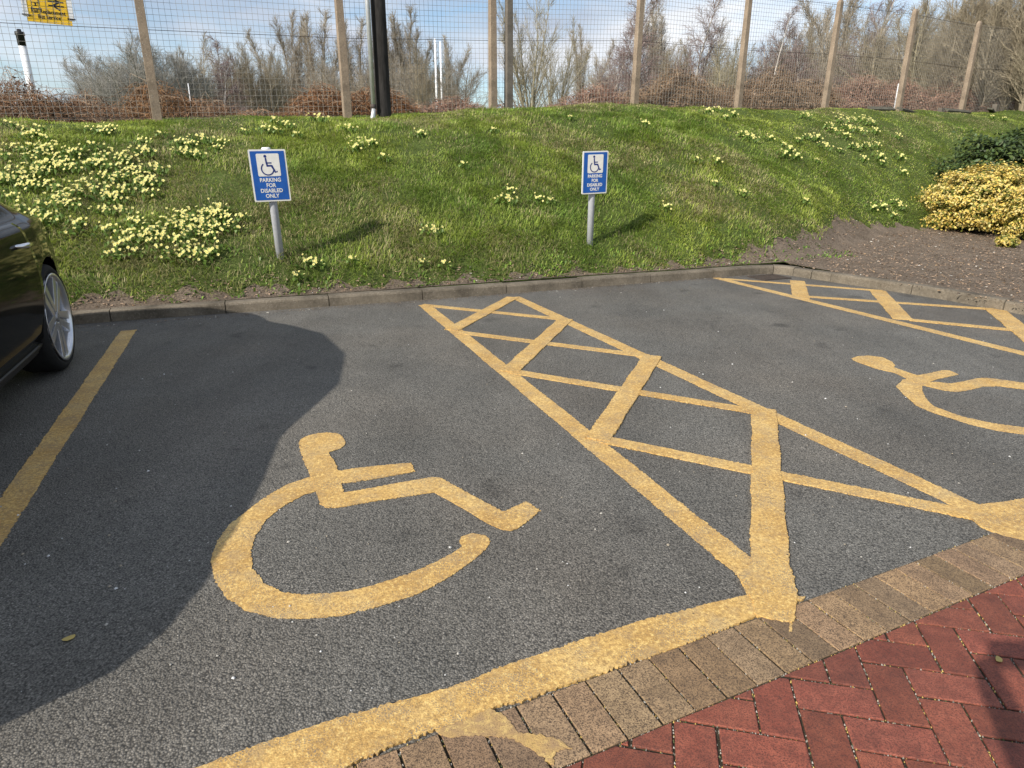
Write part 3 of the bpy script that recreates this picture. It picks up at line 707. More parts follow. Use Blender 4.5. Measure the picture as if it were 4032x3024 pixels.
for x_, y_, s_ in [(320,520,2),(345,505,3),(380,490,3),(400,478,2),(425,480,4),(450,470,3),(470,478,2),(330,535,1),(355,525,2),(395,505,2),(415,512,3),(440,500,2),(468,505,1),(385,535,2),(410,553,3),(425,560,2),(395,562,1),(285,530,1),(300,555,0),(262,545,1),(260,560,0),(500,485,1),(520,505,0),(525,480,0),(480,460,0),(240,560,0),(305,495,0),(350,548,0)]: primrose_at(x_, y_, s_, lab, GM)
GT = 'scattered primroses on the upper bank left of the black pole'
lab = 'isolated primrose clump on the upper bank between first sign and black pole'
for x_, y_, s_ in [(533,245,2),(390,320,1),(415,322,1),(440,315,2),(470,330,1),(405,345,2),(425,347,2),(480,318,1),(530,293,0),(575,290,1),(620,280,2),(690,268,2),(640,300,0),(600,292,0),(755,288,2),(780,322,3),(765,330,1),(800,318,1),(905,298,1),(245,250,1),(270,262,0),(350,300,0),(595,270,0)]: primrose_at(x_, y_, s_, lab, GT)
GS = 'single primroses in the middle of the bank'
lab = 'small primrose clump in the open grass around the second sign'
for x_, y_, s_ in [(1100,420,1),(1095,445,2),(1160,438,1),(1185,442,0),(935,510,2),(1065,290,0),(1230,262,0),(1390,275,1),(1435,455,1),(1505,352,0),(1545,355,1),(665,575,1),(685,580,0),(960,580,0),(910,575,0),(1000,365,0),(830,350,0),(640,605,0),(1540,405,0),(760,570,0)]: primrose_at(x_, y_, s_, lab, GS)
GR = 'primroses on the right-hand bank'
lab = 'pale primrose clump on the right of the bank above the yellow shrub'
for x_, y_, s_ in [(1525,248,1),(1550,245,2),(1580,255,1),(1565,262,0),(1608,300,2),(1622,308,2),(1740,258,2),(1745,305,2),(1780,325,2),(1660,305,1),(1690,340,1),(1790,280,2),(1815,268,3),(1840,268,2),(1865,268,3),(1880,272,2),(1800,290,2),(1830,285,2),(1855,290,2),(1885,290,1),(1935,300,1),(1845,325,2),(1870,322,2),(1890,320,1),(1810,330,0),(1895,345,1),(1940,345,1),(1860,350,1),(1900,358,0),(1945,378,1),(1700,330,1),(1715,345,1),(1760,352,0),(1690,318,0),(1880,455,1),(1900,452,1),(1935,450,2),(1925,470,0),(1760,305,1),(1822,300,1),(2140,258,0),(2165,262,0),(1600,425,0),(1735,440,0),(1720,310,0)]: primrose_at(x_, y_, s_, lab, GR)

# ------------------------------------------------------------------ disabled parking signs
BLUE = simple('sign_blue', (0.012, 0.092, 0.36), 0.4, 0.4, 0, 0.14, 9)
OFFW = simple('sign_white', (0.72, 0.71, 0.66), 0.4, 0.4, 0, 0.07, 25)
NAVY = simple('sign_navy', (0.012, 0.03, 0.16), 0.4, 0.4)
def rrect(w, h, r, n=5):
    pts = []
    for cx, cy, a0 in ((w/2-r, h/2-r, 0), (-w/2+r, h/2-r, 90), (-w/2+r, -h/2+r, 180), (w/2-r, -h/2+r, 270)):
        for i in range(n + 1):
            t = math.radians(a0 + 90 * i / n); pts.append((cx + r * math.cos(t), cy + r * math.sin(t)))
    return pts
def stroke(pts, wd):
    pts = [np.array(p, float) for p in pts]; L = []; R_ = []
    for i, p in enumerate(pts):
        d = pts[min(i+1, len(pts)-1)] - pts[max(i-1, 0)]; d /= np.linalg.norm(d); nr = np.array([-d[1], d[0]])
        k = 1.0
        if 0 < i < len(pts) - 1:
            d0 = pts[i] - pts[i-1]; d0 /= np.linalg.norm(d0); k = 1 / max(.5, abs(d0 @ d))
        L.append(p + nr * wd / 2 * k); R_.append(p - nr * wd / 2 * k)
    return L + R_[::-1]
def text_mesh(name, s, size, mat, parent, loc, rot, bold=0.0, xs=1.0, ext=0.0006):
    cu = bpy.data.curves.new(name, 'FONT'); cu.body = s; cu.size = size; cu.align_x = 'CENTER'; cu.align_y = 'CENTER'; cu.offset = bold; cu.extrude = ext; cu.resolution_u = 3
    tmp = bpy.data.objects.new(name, cu); COL.objects.link(tmp)
    dgp = bpy.context.evaluated_depsgraph_get(); me = bpy.data.meshes.new_from_object(tmp.evaluated_get(dgp)); bpy.data.objects.remove(tmp)
    me.transform(Matrix.Scale(xs, 4, (1, 0, 0)))
    o = link(name, me, mat, parent); o.location = loc; o.rotation_euler = rot
    return o
def wheelchair_icon(s):
    """strokes of the access symbol in a unit square, scaled by s"""
    P = []
    arc = [(-.06 + .27 * math.cos(t), -.17 + .27 * math.sin(t)) for t in np.linspace(math.radians(128), math.radians(345), 26)]
    P.append(stroke(arc, .055))
    P.append(stroke([(-.10, .31), (-.085, .12), (-.06, -.035), (.13, -.035), (.27, -.33), (.36, -.285)], .07))
    P.append(stroke([(-.08, .09), (.14, .09)], .055))
    P.append([(-.11 + .065 * math.cos(t), .385 + .065 * math.sin(t)) for t in np.linspace(0, 2 * PI, 15)[:-1]])
    return [[(x * s, y * s) for x, y in p] for p in P]
def disabled_sign(px_, py_, label, cap, lean, up):
    P = hit(px_, py_)
    root = empty('parking_sign', (P[0], P[1], bz(P[0], P[1]) - 0.02), math.radians(23.37), (math.radians(3.0), math.radians(lean)))
    tag(root, label, 'sign')
    b = MB(); b.tube([(0, 0, -.25), (0, 0, .55), (0, 0, 1.01 + up)], .038, 24); b.build('post', GREYP, root, True)
    if cap:
        b = MB(); b.lathe([(0, 1.040), (.030, 1.039), (.040, 1.034), (.041, 1.005), (.038, 1.005)], 24); b.build('post_cap', WHITEP, root, True).location.z = up
    PZ, PW, PH = 0.785 + up, .335, .475
    R90 = np.array([[1, 0, 0], [0, 0, -1], [0, 1, 0]], float)            # plane XY -> facing -Y
    def flat(polys, y, th, name, mat, par, z=PZ):
        b = MB()
        for p in polys: b.prism(p, 0, th, R90)
        o = b.build(name, mat, par); o.location = (0, y, z); return o
    pan = flat([rrect(PW, PH, .012)], -.046, .012, 'panel', OFFW, root)
    flat([rrect(PW - .028, PH - .028, .006)], -.0125, .0015, 'blue_face', BLUE, pan, 0)
    flat([rrect(.205, .205, .012)], -.0143, .0012, 'symbol_plate', OFFW, pan, .098)
    flat(wheelchair_icon(.205), -.0157, .0010, 'wheelchair_symbol', NAVY, pan, .098)
    for i, (tx, dz_) in enumerate((('PARKING', -.040), ('FOR', -.089), ('DISABLED', -.138), ('ONLY', -.187))):
        text_mesh('lettering', tx, .050, OFFW, pan, (0, -.0148, dz_), (PI / 2, 0, 0), .0012, .92)
    for z_ in (.64 + up, .93 + up):
        b = MB(); b.tube([(-.06, -.037, z_), (-.045, 0, z_), (-.03, .035, z_), (0, .045, z_), (.03, .035, z_), (.045, 0, z_), (.06, -.037, z_)], .007, 6); b.build('clamp', GALV, root)
disabled_sign(606, 556, 'blue disabled parking sign among primroses, with pale cap on its post', True, -1.5, .02)
disabled_sign(1274, 527, 'blue disabled parking sign alone in open grass, straight on its post', False, -2.0, .07)

# ------------------------------------------------------------------ fence
FD = 9.0
def fpos(s):
    x = (613 + 965 * s) / (1 + .135 * s); yy = 425
    depth = FD * (1 + .135 * s); cx = (x - 2016) / F_PX * depth
    # depth and side distance fix the ground position; take the height from the bank
    P = O + (fwd + rgt * (cx / depth) + dwn * ((yy - 1512) / F_PX)) * depth
    return P[:2]
fence = empty('mesh_fence', (*fpos(0), bz(*fpos(0)))); tag(fence, 'tall square mesh fence on tan concrete posts along the bank top', 'fence')
fl = np.array(fence.location)
S = list(range(-2, 11)); FH = 2.26
def along(s): return fpos(s)
FDIR = fpos(7) - fpos(0); FDIR /= np.linalg.norm(FDIR); FNR = np.array([FDIR[1], -FDIR[0]]); FANG = math.atan2(FDIR[1], FDIR[0])
def fence_post(s, mat, off=0.0, hgt=FH, lean=0.0):
    p = fpos(s) + FDIR * off; z = bz(*p); b = MB(); w0, w1 = .062, .050
    V = []
    for zz, ww in ((-.3, w0), (hgt * .55, (w0 + w1) / 2), (hgt - .02, w1), (hgt + .03, w1 * .55)):
        for sx, sy in ((-1, -1), (1, -1), (1, 1), (-1, 1)): V.append([sx * ww, sy * ww, zz])
    Fs = [[i*4+j, i*4+(j+1) % 4, (i+1)*4+(j+1) % 4, (i+1)*4+j] for i in range(3) for j in range(4)] + [[12, 13, 14, 15], [3, 2, 1, 0]]
    b.add(V, Fs); o = b.build('post', mat, fence, False, .006); o.location = (p[0] - fl[0], p[1] - fl[1], z - fl[2] - 0.02); o.rotation_euler = (random.uniform(-.008, .008), lean, FANG)
    return o
for s in S: fence_post(s, POSTD if s == 2 else POSTM, -0.10 if s == 1 else 0.0, FH + random.uniform(-.03, .03), random.uniform(-.008, .008))  # right post of the pair carries its shade as a darker concrete colour
o = fence_post(2, POSTM, -0.31); o['label'] = 'tan post doubled up with one coloured dark for shade'
def wires(segs, r):
    """thin square wires from a list of polylines' segments (k,2,3)"""
    A_, B_ = segs[:, 0], segs[:, 1]; d = B_ - A_; d /= np.linalg.norm(d, axis=1)[:, None]
    u = np.cross(d, np.where(np.abs(d[:, 2:3]) > .8, np.array([[FNR[0], FNR[1], 0]]), np.array([[0, 0, 1.0]]))); u /= np.linalg.norm(u, axis=1)[:, None]; v = np.cross(d, u)
    an = np.arange(4) * PI / 2 + PI / 4; ring = np.cos(an)[None, :, None] * u[:, None] + np.sin(an)[None, :, None] * v[:, None]
    V = np.concatenate([A_[:, None] + ring * r, B_[:, None] + ring * r], 1).reshape(-1, 3); n = len(segs)
    i = (np.arange(n) * 8)[:, None]; j = np.arange(4); jn = (j + 1) % 4
    Q = np.stack([i + j, i + jn, i + 4 + jn, i + 4 + j], -1).reshape(-1, 4)
    return V, Q
for s in S[:-1]:
    p0, p1 = fpos(s) - FNR * .07, fpos(s + 1) - FNR * .07; L = np.linalg.norm(p1 - p0); z0, z1 = bz(*fpos(s)), bz(*fpos(s + 1)); segs = []
    nx = int(round(L / .075)); bulge = lambda f, g_: .012 * math.sin(f * PI * 3 + s) * math.sin(g_ * PI * 2 + 1.3 * s)
    pt = lambda f, g_: np.array([*(p0 + (p1 - p0) * f + FNR * bulge(f, g_)), z0 + (z1 - z0) * f + .04 + g_ * (FH - .10)])
    nz_ = int((FH - .1) / .075)
    for i in range(nx):
        for j in range(4): segs.append((pt(i / nx, j / 4), pt(i / nx, (j + 1) / 4)))
    for j in range(nz_ + 1):
        for i in range(6): segs.append((pt(i / 6, j / nz_), pt((i + 1) / 6, j / nz_)))
    V, Q = wires(np.array(segs), .0025); o = npmesh('mesh_panel', V - fl, Q, None, WIRE, fence)
    for g_ in (.01, .52, .985):
        segs = []
        for i in range(6): segs.append((pt(i / 6, g_) + np.array([*FNR, 0]) * .006, pt((i + 1) / 6, g_) + np.array([*FNR, 0]) * .006))
        V, Q = wires(np.array(segs), .0045); npmesh('line_wire', V - fl, Q, None, WIRED, fence)

# black tarred pole and the pipe beside it, just in front of the fence
def at_depth(px_, py_, depth): return O + ray(px_, py_) * depth
pb = at_depth(829, 238, 10.25); zb = bz(pb[0], pb[1])
b = MB(); b.tube([(0, 0, -.4), (0, 0, .02), (0, 0, 2), (0, 0, 4.5), (0, 0, 8)], [.122, .118, .112, .106, .095], 24)
o = b.build('utility_pole', POLEM, None, True); o.location = (pb[0], pb[1], zb); tag(o, 'thick black tarred timber pole in front of the fence', 'pole')
qb = at_depth(807.5, 238, 10.1); zb = bz(qb[0], qb[1])
pp = empty('cable_pipe', (qb[0], qb[1], zb)); tag(pp, 'slim galvanised steel cable pipe standing beside the black pole', 'pipe')
b = MB(); b.tube([(0, 0, .22), (0, 0, 2), (0, 0, 4.4)], .036, 20); b.build('pipe', GALV, pp, True)
b = MB(); b.lathe([(.036, .22), (.043, .20), (.040, .17), (.030, .16)], 20); b.build('collar', WIRED, pp, True)
b = MB(); b.tube([(0, 0, .17), (-.01, 0, .08), (-.035, -.02, -.06), (-.04, -.02, -.2)], [.030, .036, .052, .055], 16); b.build('foot', GALV, pp, True)

# yellow notice hung behind the mesh
def px_on_fence(px_, py_, off):
    r = ray(px_, py_); p0 = fpos(0) + FNR * off; t = ((p0 - O[:2]) @ FNR) / (r[:2] @ FNR); return O + r * t
SY = simple('notice_yellow', (0.80, 0.50, 0.02), 0.45, 0.4, 0, 0.10, 8)
c_l, c_r = px_on_fence(60, 47, -.10), px_on_fence(157, 55, -.10); wS = np.linalg.norm((c_r - c_l)[:2]); mid = (c_l + c_r) / 2
ns = empty('notice_board', mid, FANG, (0, math.radians(1.2))); tag(ns, 'yellow rail replacement bus notice hung on the fence at top left', 'sign')
R90 = np.array([[1, 0, 0], [0, 0, -1], [0, 1, 0]], float)
def panel(polys, y, th, name, mat, par, z=0, x=0):
    b = MB()
    for p in polys: b.prism(p, 0, th, R90)
    o = b.build(name, mat, par); o.location = (x, y, z); return o
hS = .80
panel([[(-wS/2, 0), (wS/2, 0), (wS/2, hS), (-wS/2, hS)]], .0, .004, 'board', SY, ns)
for sx in (-1, 1):
    panel([[(-.028, .055), (.028, .055), (.028, hS + .02), (-.028, hS + .02)]], .004, .012, 'side_channel', WHITEP, ns, 0, sx * (wS / 2 + .004))
    panel([[(-.045, -.008), (.045, -.008), (.045, .008), (-.045, .008)]], -.006, .008, 'cable_tie', BLACKP, ns, .075, sx * (wS / 2))
text_mesh('lettering', 'Rail Replacement', .066, BLACKP, ns, (0, -.0050, .130), (PI / 2, 0, 0), .0016, .80)
text_mesh('lettering', 'Bus Service', .066, BLACKP, ns, (0, -.0050, .070), (PI / 2, 0, 0), .0016, .80)
bus = [rrect(.09, .11, .016)]
panel(bus, -.0041, .0012, 'train_symbol', BLACKP, ns, .240, -.125)
panel([rrect(.076, .045, .006)], -.0055, .0008, 'train_symbol_window', SY, ns, .250, -.125)
panel([[(.018 * math.cos(t) - .025, .018 * math.sin(t) - .038) for t in np.linspace(0, 2*PI, 13)[:-1]], [(.018 * math.cos(t) + .025, .018 * math.sin(t) - .038) for t in np.linspace(0, 2*PI, 13)[:-1]]], -.0055, .0008, 'train_symbol_lamps', SY, ns, .240, -.125)
panel([stroke([(-.04, -.064), (-.058, -.085), (.058, -.085), (.04, -.064)], .010)], -.0041, .0012, 'track_symbol', BLACKP, ns, .240, -.125)
panel([stroke([(-.085, .018), (.085, .018)], .017), stroke([(-.085, -.030), (.085, -.030)], .017), stroke([(-.035, .062), (.035, .018)], .020), stroke([(-.035, -.030), (.035, .018)], .020), stroke([(-.035, -.030), (.035, -.074)], .020)], -.0041, .0012, 'arrows_symbol', BLACKP, ns, .240, .095)
panel([stroke([(-.16, -.01), (.16, .01)], .05)], -.0041, .0012, 'arrow', BLACKP, ns, .50, 0)

# broken boards and stumps under the fence on the right
for k, (px_, py_, L, wd, th, rz, rx, lab) in enumerate(((1880, 238, .85, .15, .04, -.05, .5, 'grey broken gravel board lying flat, left end of the row under the fence'), (1935, 236, .75, .16, .05, .12, .35, 'mossy broken gravel board propped up beside the sixth tan post'),
        (2045, 232, 1.1, .14, .05, .02, .5, 'long dark gravel board slumped under the right-hand fence'), (2118, 230, .55, .14, .04, .3, .2, 'short tilted board leaning on the low stump'))):
    p = fpos((px_ - 613 / K) / (965 / K - .135 * px_)) + FNR * .30; b = MB(); b.box((-L/2, -wd/2, -th/2), (L/2, wd/2, th/2)); o = b.build('broken_board', simple('old_board', (.10, .095, .075), .9, .1, 0, .4, 20), None, False, .006)
    o.location = (p[0], p[1], bz(p[0], p[1]) + .05); o.rotation_euler = (rx, rz * .5, FANG + rz); tag(o, lab, 'board', 'fallen boards under the fence')
for px_, py_, h_, lab in ((2132, 232, .20, 'squat concrete stump with a flat top at the fence foot'), (2015, 233, .12, 'tiny concrete stump hard against a tan fence post')):
    p = fpos((px_ - 613 / K) / (965 / K - .135 * px_)) + FNR * .22; b = MB(); b.box((-.06, -.06, -.2), (.06, .06, h_)); o = b.build('concrete_stump', POSTD, None, False, .012); o.location = (p[0], p[1], bz(p[0], p[1])); o.rotation_euler = (.05, -.08, FANG); tag(o, lab, 'stump')

# ------------------------------------------------------------------ shrubs on the right
def shrub(name, px_, py_, depth, rad, n, c1, c2, lsize, label, seed, flat_=.65, stems=True, lift=0.0):
    r = np.random.default_rng(seed); p = hit(px_, py_) if depth is None else at_depth(px_, py_, depth); z = bz(p[0], p[1])
    root = empty(name, (p[0], p[1], z)); tag(root, label, 'shrub')
    rx, ry, rz = rad
    d = r.normal(size=(n, 3)); d /= np.linalg.norm(d, axis=1)[:, None]; d[:, 2] = np.where(d[:, 2] < -.75, -d[:, 2], d[:, 2])
    lump = 1 + .13 * np.sin(d[:, 0] * 5 + seed) * np.sin(d[:, 1] * 6 + 2 * seed) + .10 * np.sin(d[:, 2] * 8 + d[:, 0] * 7) + r.normal(0, .035, n) + np.where(r.random(n) < .12, np.abs(r.normal(0, .10, n)), 0)
    hole = np.sin(d[:, 0] * 11 + seed) * np.sin(d[:, 1] * 9 + d[:, 2] * 13 + 2 * seed); lump = lump * np.where(hole < -.35, .74, 1.0)
    rr = lump * (1 - np.abs(r.normal(0, .13, n)))
    C_ = d * rr[:, None] * np.array([rx, ry, rz]) + np.array([0, 0, rz * .88 + lift])
    C_[:, 2] = np.maximum(C_[:, 2], .02 + r.random(n) * .1)
    nrm = d + r.normal(0, .5, (n, 3)) + np.array([0, 0, .35]); nrm /= np.linalg.norm(nrm, axis=1)[:, None]
    u = np.cross(nrm, r.normal(size=(n, 3))); u /= np.linalg.norm(u, axis=1)[:, None]; v = np.cross(nrm, u); L = lsize * r.uniform(.7, 1.3, n)
    V = np.stack([C_ - u * (L * .5)[:, None], C_ + v * (L * .28)[:, None] + nrm * .003, C_ + u * (L * .55)[:, None], C_ - v * (L * .28)[:, None] + nrm * .003], 1).reshape(-1, 3)
    i = np.arange(n) * 4; t = r.random((n, 1)); mixv = np.clip(.5 + .5 * np.sin(d[:, 0:1] * 9 + d[:, 2:3] * 7) + r.normal(0, .3, (n, 1)), 0, 1)
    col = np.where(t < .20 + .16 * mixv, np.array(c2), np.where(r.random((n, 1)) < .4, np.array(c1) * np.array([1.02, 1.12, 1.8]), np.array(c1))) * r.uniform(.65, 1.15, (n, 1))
    npmesh('foliage', V, np.stack([i, i+1, i+2, i+3], -1), None, LEAF, root, np.repeat(col, 4, 0))
    b = MB()
    for k in range(16):
        th = r.uniform(0, 2*PI); e = np.array([math.cos(th) * rx * .7, math.sin(th) * ry * .7, rz * r.uniform(.7, 1.5)])
        b.tube([(e[0]*.1, e[1]*.1, -.05), e * np.array([.5, .5, .5]), e], [.016, .010, .004], 5)
    b.build('stems', simple('shrub_stem', (.07, .05, .035), .9), root)
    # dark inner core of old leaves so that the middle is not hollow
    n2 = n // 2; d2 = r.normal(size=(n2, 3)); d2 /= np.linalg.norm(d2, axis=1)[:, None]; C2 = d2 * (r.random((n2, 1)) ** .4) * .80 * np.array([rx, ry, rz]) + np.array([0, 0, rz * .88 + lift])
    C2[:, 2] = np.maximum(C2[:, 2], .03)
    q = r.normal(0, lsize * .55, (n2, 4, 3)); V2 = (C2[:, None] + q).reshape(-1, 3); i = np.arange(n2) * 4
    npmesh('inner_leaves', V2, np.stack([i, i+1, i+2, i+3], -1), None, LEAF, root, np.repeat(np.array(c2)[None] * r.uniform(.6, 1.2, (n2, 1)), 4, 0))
    return root
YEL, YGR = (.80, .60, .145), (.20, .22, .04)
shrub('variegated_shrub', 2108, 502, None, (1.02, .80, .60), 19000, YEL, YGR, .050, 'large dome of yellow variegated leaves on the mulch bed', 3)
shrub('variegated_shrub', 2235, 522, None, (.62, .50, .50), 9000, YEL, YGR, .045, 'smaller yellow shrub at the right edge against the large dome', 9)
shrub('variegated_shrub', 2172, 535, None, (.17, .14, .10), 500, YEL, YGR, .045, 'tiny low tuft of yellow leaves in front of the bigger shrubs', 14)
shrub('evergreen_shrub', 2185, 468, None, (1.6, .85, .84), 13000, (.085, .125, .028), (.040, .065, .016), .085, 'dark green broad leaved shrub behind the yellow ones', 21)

# ------------------------------------------------------------------ winter trees
class TreeMesh:
    def __init__(s): s.V = []; s.Q = []; s.C = []; s.n = 0
    def limb(s, pts, rad, n, col):
        pts = np.asarray(pts); k = len(pts); tg = np.gradient(pts, axis=0); tg /= np.linalg.norm(tg, axis=1)[:, None] + 1e-9
        u = np.cross(tg, np.array([.31, .87, .12])); u /= np.linalg.norm(u, axis=1)[:, None] + 1e-9; v = np.cross(tg, u); an = np.arange(n) * 2 * PI / n
        s.V.append((pts[:, None] + np.asarray(rad)[:, None, None] * (np.cos(an)[None, :, None] * u[:, None] + np.sin(an)[None, :, None] * v[:, None])).reshape(-1, 3))
        i = np.arange(k - 1)[:, None] * n; j = np.arange(n)[None]; jn = (j + 1) % n
        s.Q.append(s.n + np.stack([i + j, i + jn, i + n + jn, i + n + j], -1).reshape(-1, 4)); s.n += k * n
        s.C.append(np.repeat(np.asarray(col)[None] * np.ones((k * n, 1)), 1, 0))
    def build(s, name, mat, parent): return npmesh(name, np.concatenate(s.V), np.concatenate(s.Q), None, mat, parent, np.concatenate(s.C), smooth=True)
BARK = Mat('bark', .9, .15); _n = BARK.noise(9, 5, .7, (1, 1, .3)); BARK.color(BARK.mix(1.0, BARK.tint(), BARK.ramp(_n, [(.3, .6), (.7, 1.3)]), 'MULTIPLY')); BARK = BARK.m
def make_tree(style, seed, H, name):
    r = np.random.default_rng(seed); tr, cr_ = TreeMesh(), TreeMesh()
    st = dict(poplar=dict(stems=4, up=.86, l1=.26, n1=46, n2=13, droop=.10, c=(.33, .285, .22), tw=(.37, .32, .245), spread=.05),
              birch=dict(stems=2, up=.45, l1=.28, n1=34, n2=22, droop=-.55, c=(.58, .54, .49), tw=(.26, .195, .18), spread=.05),
              round=dict(stems=9, up=.58, l1=.42, n1=26, n2=18, droop=.25, c=(.25, .235, .205), tw=(.34, .325, .29), spread=.30),
              ash=dict(stems=5, up=.62, l1=.38, n1=18, n2=15, droop=.30, c=(.30, .265, .175), tw=(.34, .30, .205), spread=.22),
              orchard=dict(stems=3, up=.30, l1=.50, n1=18, n2=20, droop=.10, c=(.14, .125, .10), tw=(.25, .215, .165), spread=.20),
              scrub=dict(stems=9, up=.62, l1=.34, n1=20, n2=14, droop=.2, c=(.26, .22, .16), tw=(.35, .305, .24), spread=.42),
              wood=dict(stems=5, up=.60, l1=.34, n1=30, n2=18, droop=.15, c=(.30, .255, .18), tw=(.35, .30, .215), spread=.16))[style]
    def branch(p, d, L, rad, lvl, up):
        k = 5 if lvl == 0 else 4; pts = [p]; q = p.copy(); dd = d / np.linalg.norm(d)
        nseg = 9 if lvl == 0 else 4
        for i in range(nseg):
            dd = dd + r.normal(0, .06 if lvl == 0 else .13, 3) + np.array([0, 0, up * (.10 if lvl else .04)]); dd /= np.linalg.norm(dd); q = q + dd * L / nseg; pts.append(q.copy())
        pts = np.array(pts); rr = rad * np.linspace(1, .22 if lvl else .10, len(pts))
        (tr if lvl == 0 else cr_).limb(pts, rr, 6 if lvl == 0 else (4 if lvl == 1 else 3), (st['c'] if lvl < 1 or (lvl == 1 and style != 'birch') else st['tw']) * r.uniform(.8, 1.2) if False else np.array(st['c'] if lvl < 1 else st['tw']) * r.uniform(.75, 1.25))
        return pts, rr
    def dirn(base, ang, th):
        b_ = base / np.linalg.norm(base); u = np.cross(b_, [.3, .5, .1]); u /= np.linalg.norm(u); v = np.cross(b_, u)
        return b_ * math.cos(ang) + (u * math.cos(th) + v * math.sin(th)) * math.sin(ang)
    for s_ in range(st['stems']):
        th = r.uniform(0, 2*PI); off = np.array([math.cos(th), math.sin(th), 0]) * st['spread']
        d0 = np.array([0, 0, 1.0]) + off * (1.0 if st['stems'] > 1 else .3); hh = H * (1 if s_ == 0 else r.uniform(.7, .97))
        tp, trr = branch(off * H * .03, d0, hh, H * .012, 0, .5)
        for i in range(st['n1']):
            f = (i + .5) / st['n1'] * .92 + .06 if style != 'orchard' else r.uniform(.2, .8); kf = f * (len(tp) - 1); k0 = min(int(kf), len(tp) - 2); p = tp[k0] + (tp[k0+1] - tp[k0]) * (kf - k0)
            ang = (1 - st['up']) * 1.35 + r.normal(0, .12); L = H * st['l1'] * (1.08 - f) * r.uniform(.6, 1.15) + H * .04
            if style in ('poplar', 'wood', 'scrub'): L *= .65 + 1.3 * f * (1.1 - f)
            bp, br = branch(p, dirn(tp[k0+1] - tp[k0], ang, r.uniform(0, 2*PI)), L, max(.014, H * .0042 * (1.2 - f)), 1, .9 if st['droop'] > 0 else .5)
            for j in range(st['n2']):
                g_ = r.uniform(.15, 1); kg = g_ * (len(bp) - 1); k1 = min(int(kg), len(bp) - 2); p2 = bp[k1] + (bp[k1+1] - bp[k1]) * (kg - k1)
                L2 = L * r.uniform(.22, .5) + .15
                tp2, _ = branch(p2, dirn(bp[k1+1] - bp[k1], r.uniform(.3, .8), r.uniform(0, 2*PI)), L2, max(.0095, H * .0010), 2, st['droop'] * 2.2)
                for q in range(1 if style in ('wood', 'scrub', 'ash') else 2):
                    kk = r.integers(1, 4); branch(tp2[kk], dirn(tp2[kk+1] - tp2[kk], r.uniform(.3, .8), r.uniform(0, 2*PI)), L2 * .6, .0075, 3, st['droop'] * 2.2)
    root = empty(name, (0, 0, 0)); tr.build('trunk', BARK, root); cr_.build('crown', BARK, root); remember(root)
    return root
TP = {}
def tree(style, var, px_, top_y, depth, label, name, scale_w=1.0, base=None):
    """base on the ground behind the fence along this bearing; top at the height seen"""
    key = (style, var); H0 = 9.0
    r_ = ray(px_, 230); P = O + r_ * depth; zb_ = bz(P[0], P[1]); rt = ray(px_, top_y); zt = CAM_H + rt[2] * depth * (np.hypot(*r_[:2]) / np.hypot(*rt[:2])); Hh = max(2.0, zt - zb_)
    if key not in TP:
        o = make_tree(style, 100 + hash_style[style] * 10 + var, H0, name); TP[key] = o; c = o
    else:
        c = copy_tree(TP[key]); c.name = name
    k = Hh / H0; c.scale = (k * scale_w, k * scale_w, k); c.location = (P[0], P[1], zb_ - .1); c.rotation_euler = (0, 0, random.uniform(0, 6.28))
    tag(c, label, 'tree', 'bare winter trees beyond the fence')
hash_style = dict(poplar=1, birch=2, round=3, ash=4, orchard=5, wood=6, scrub=7)
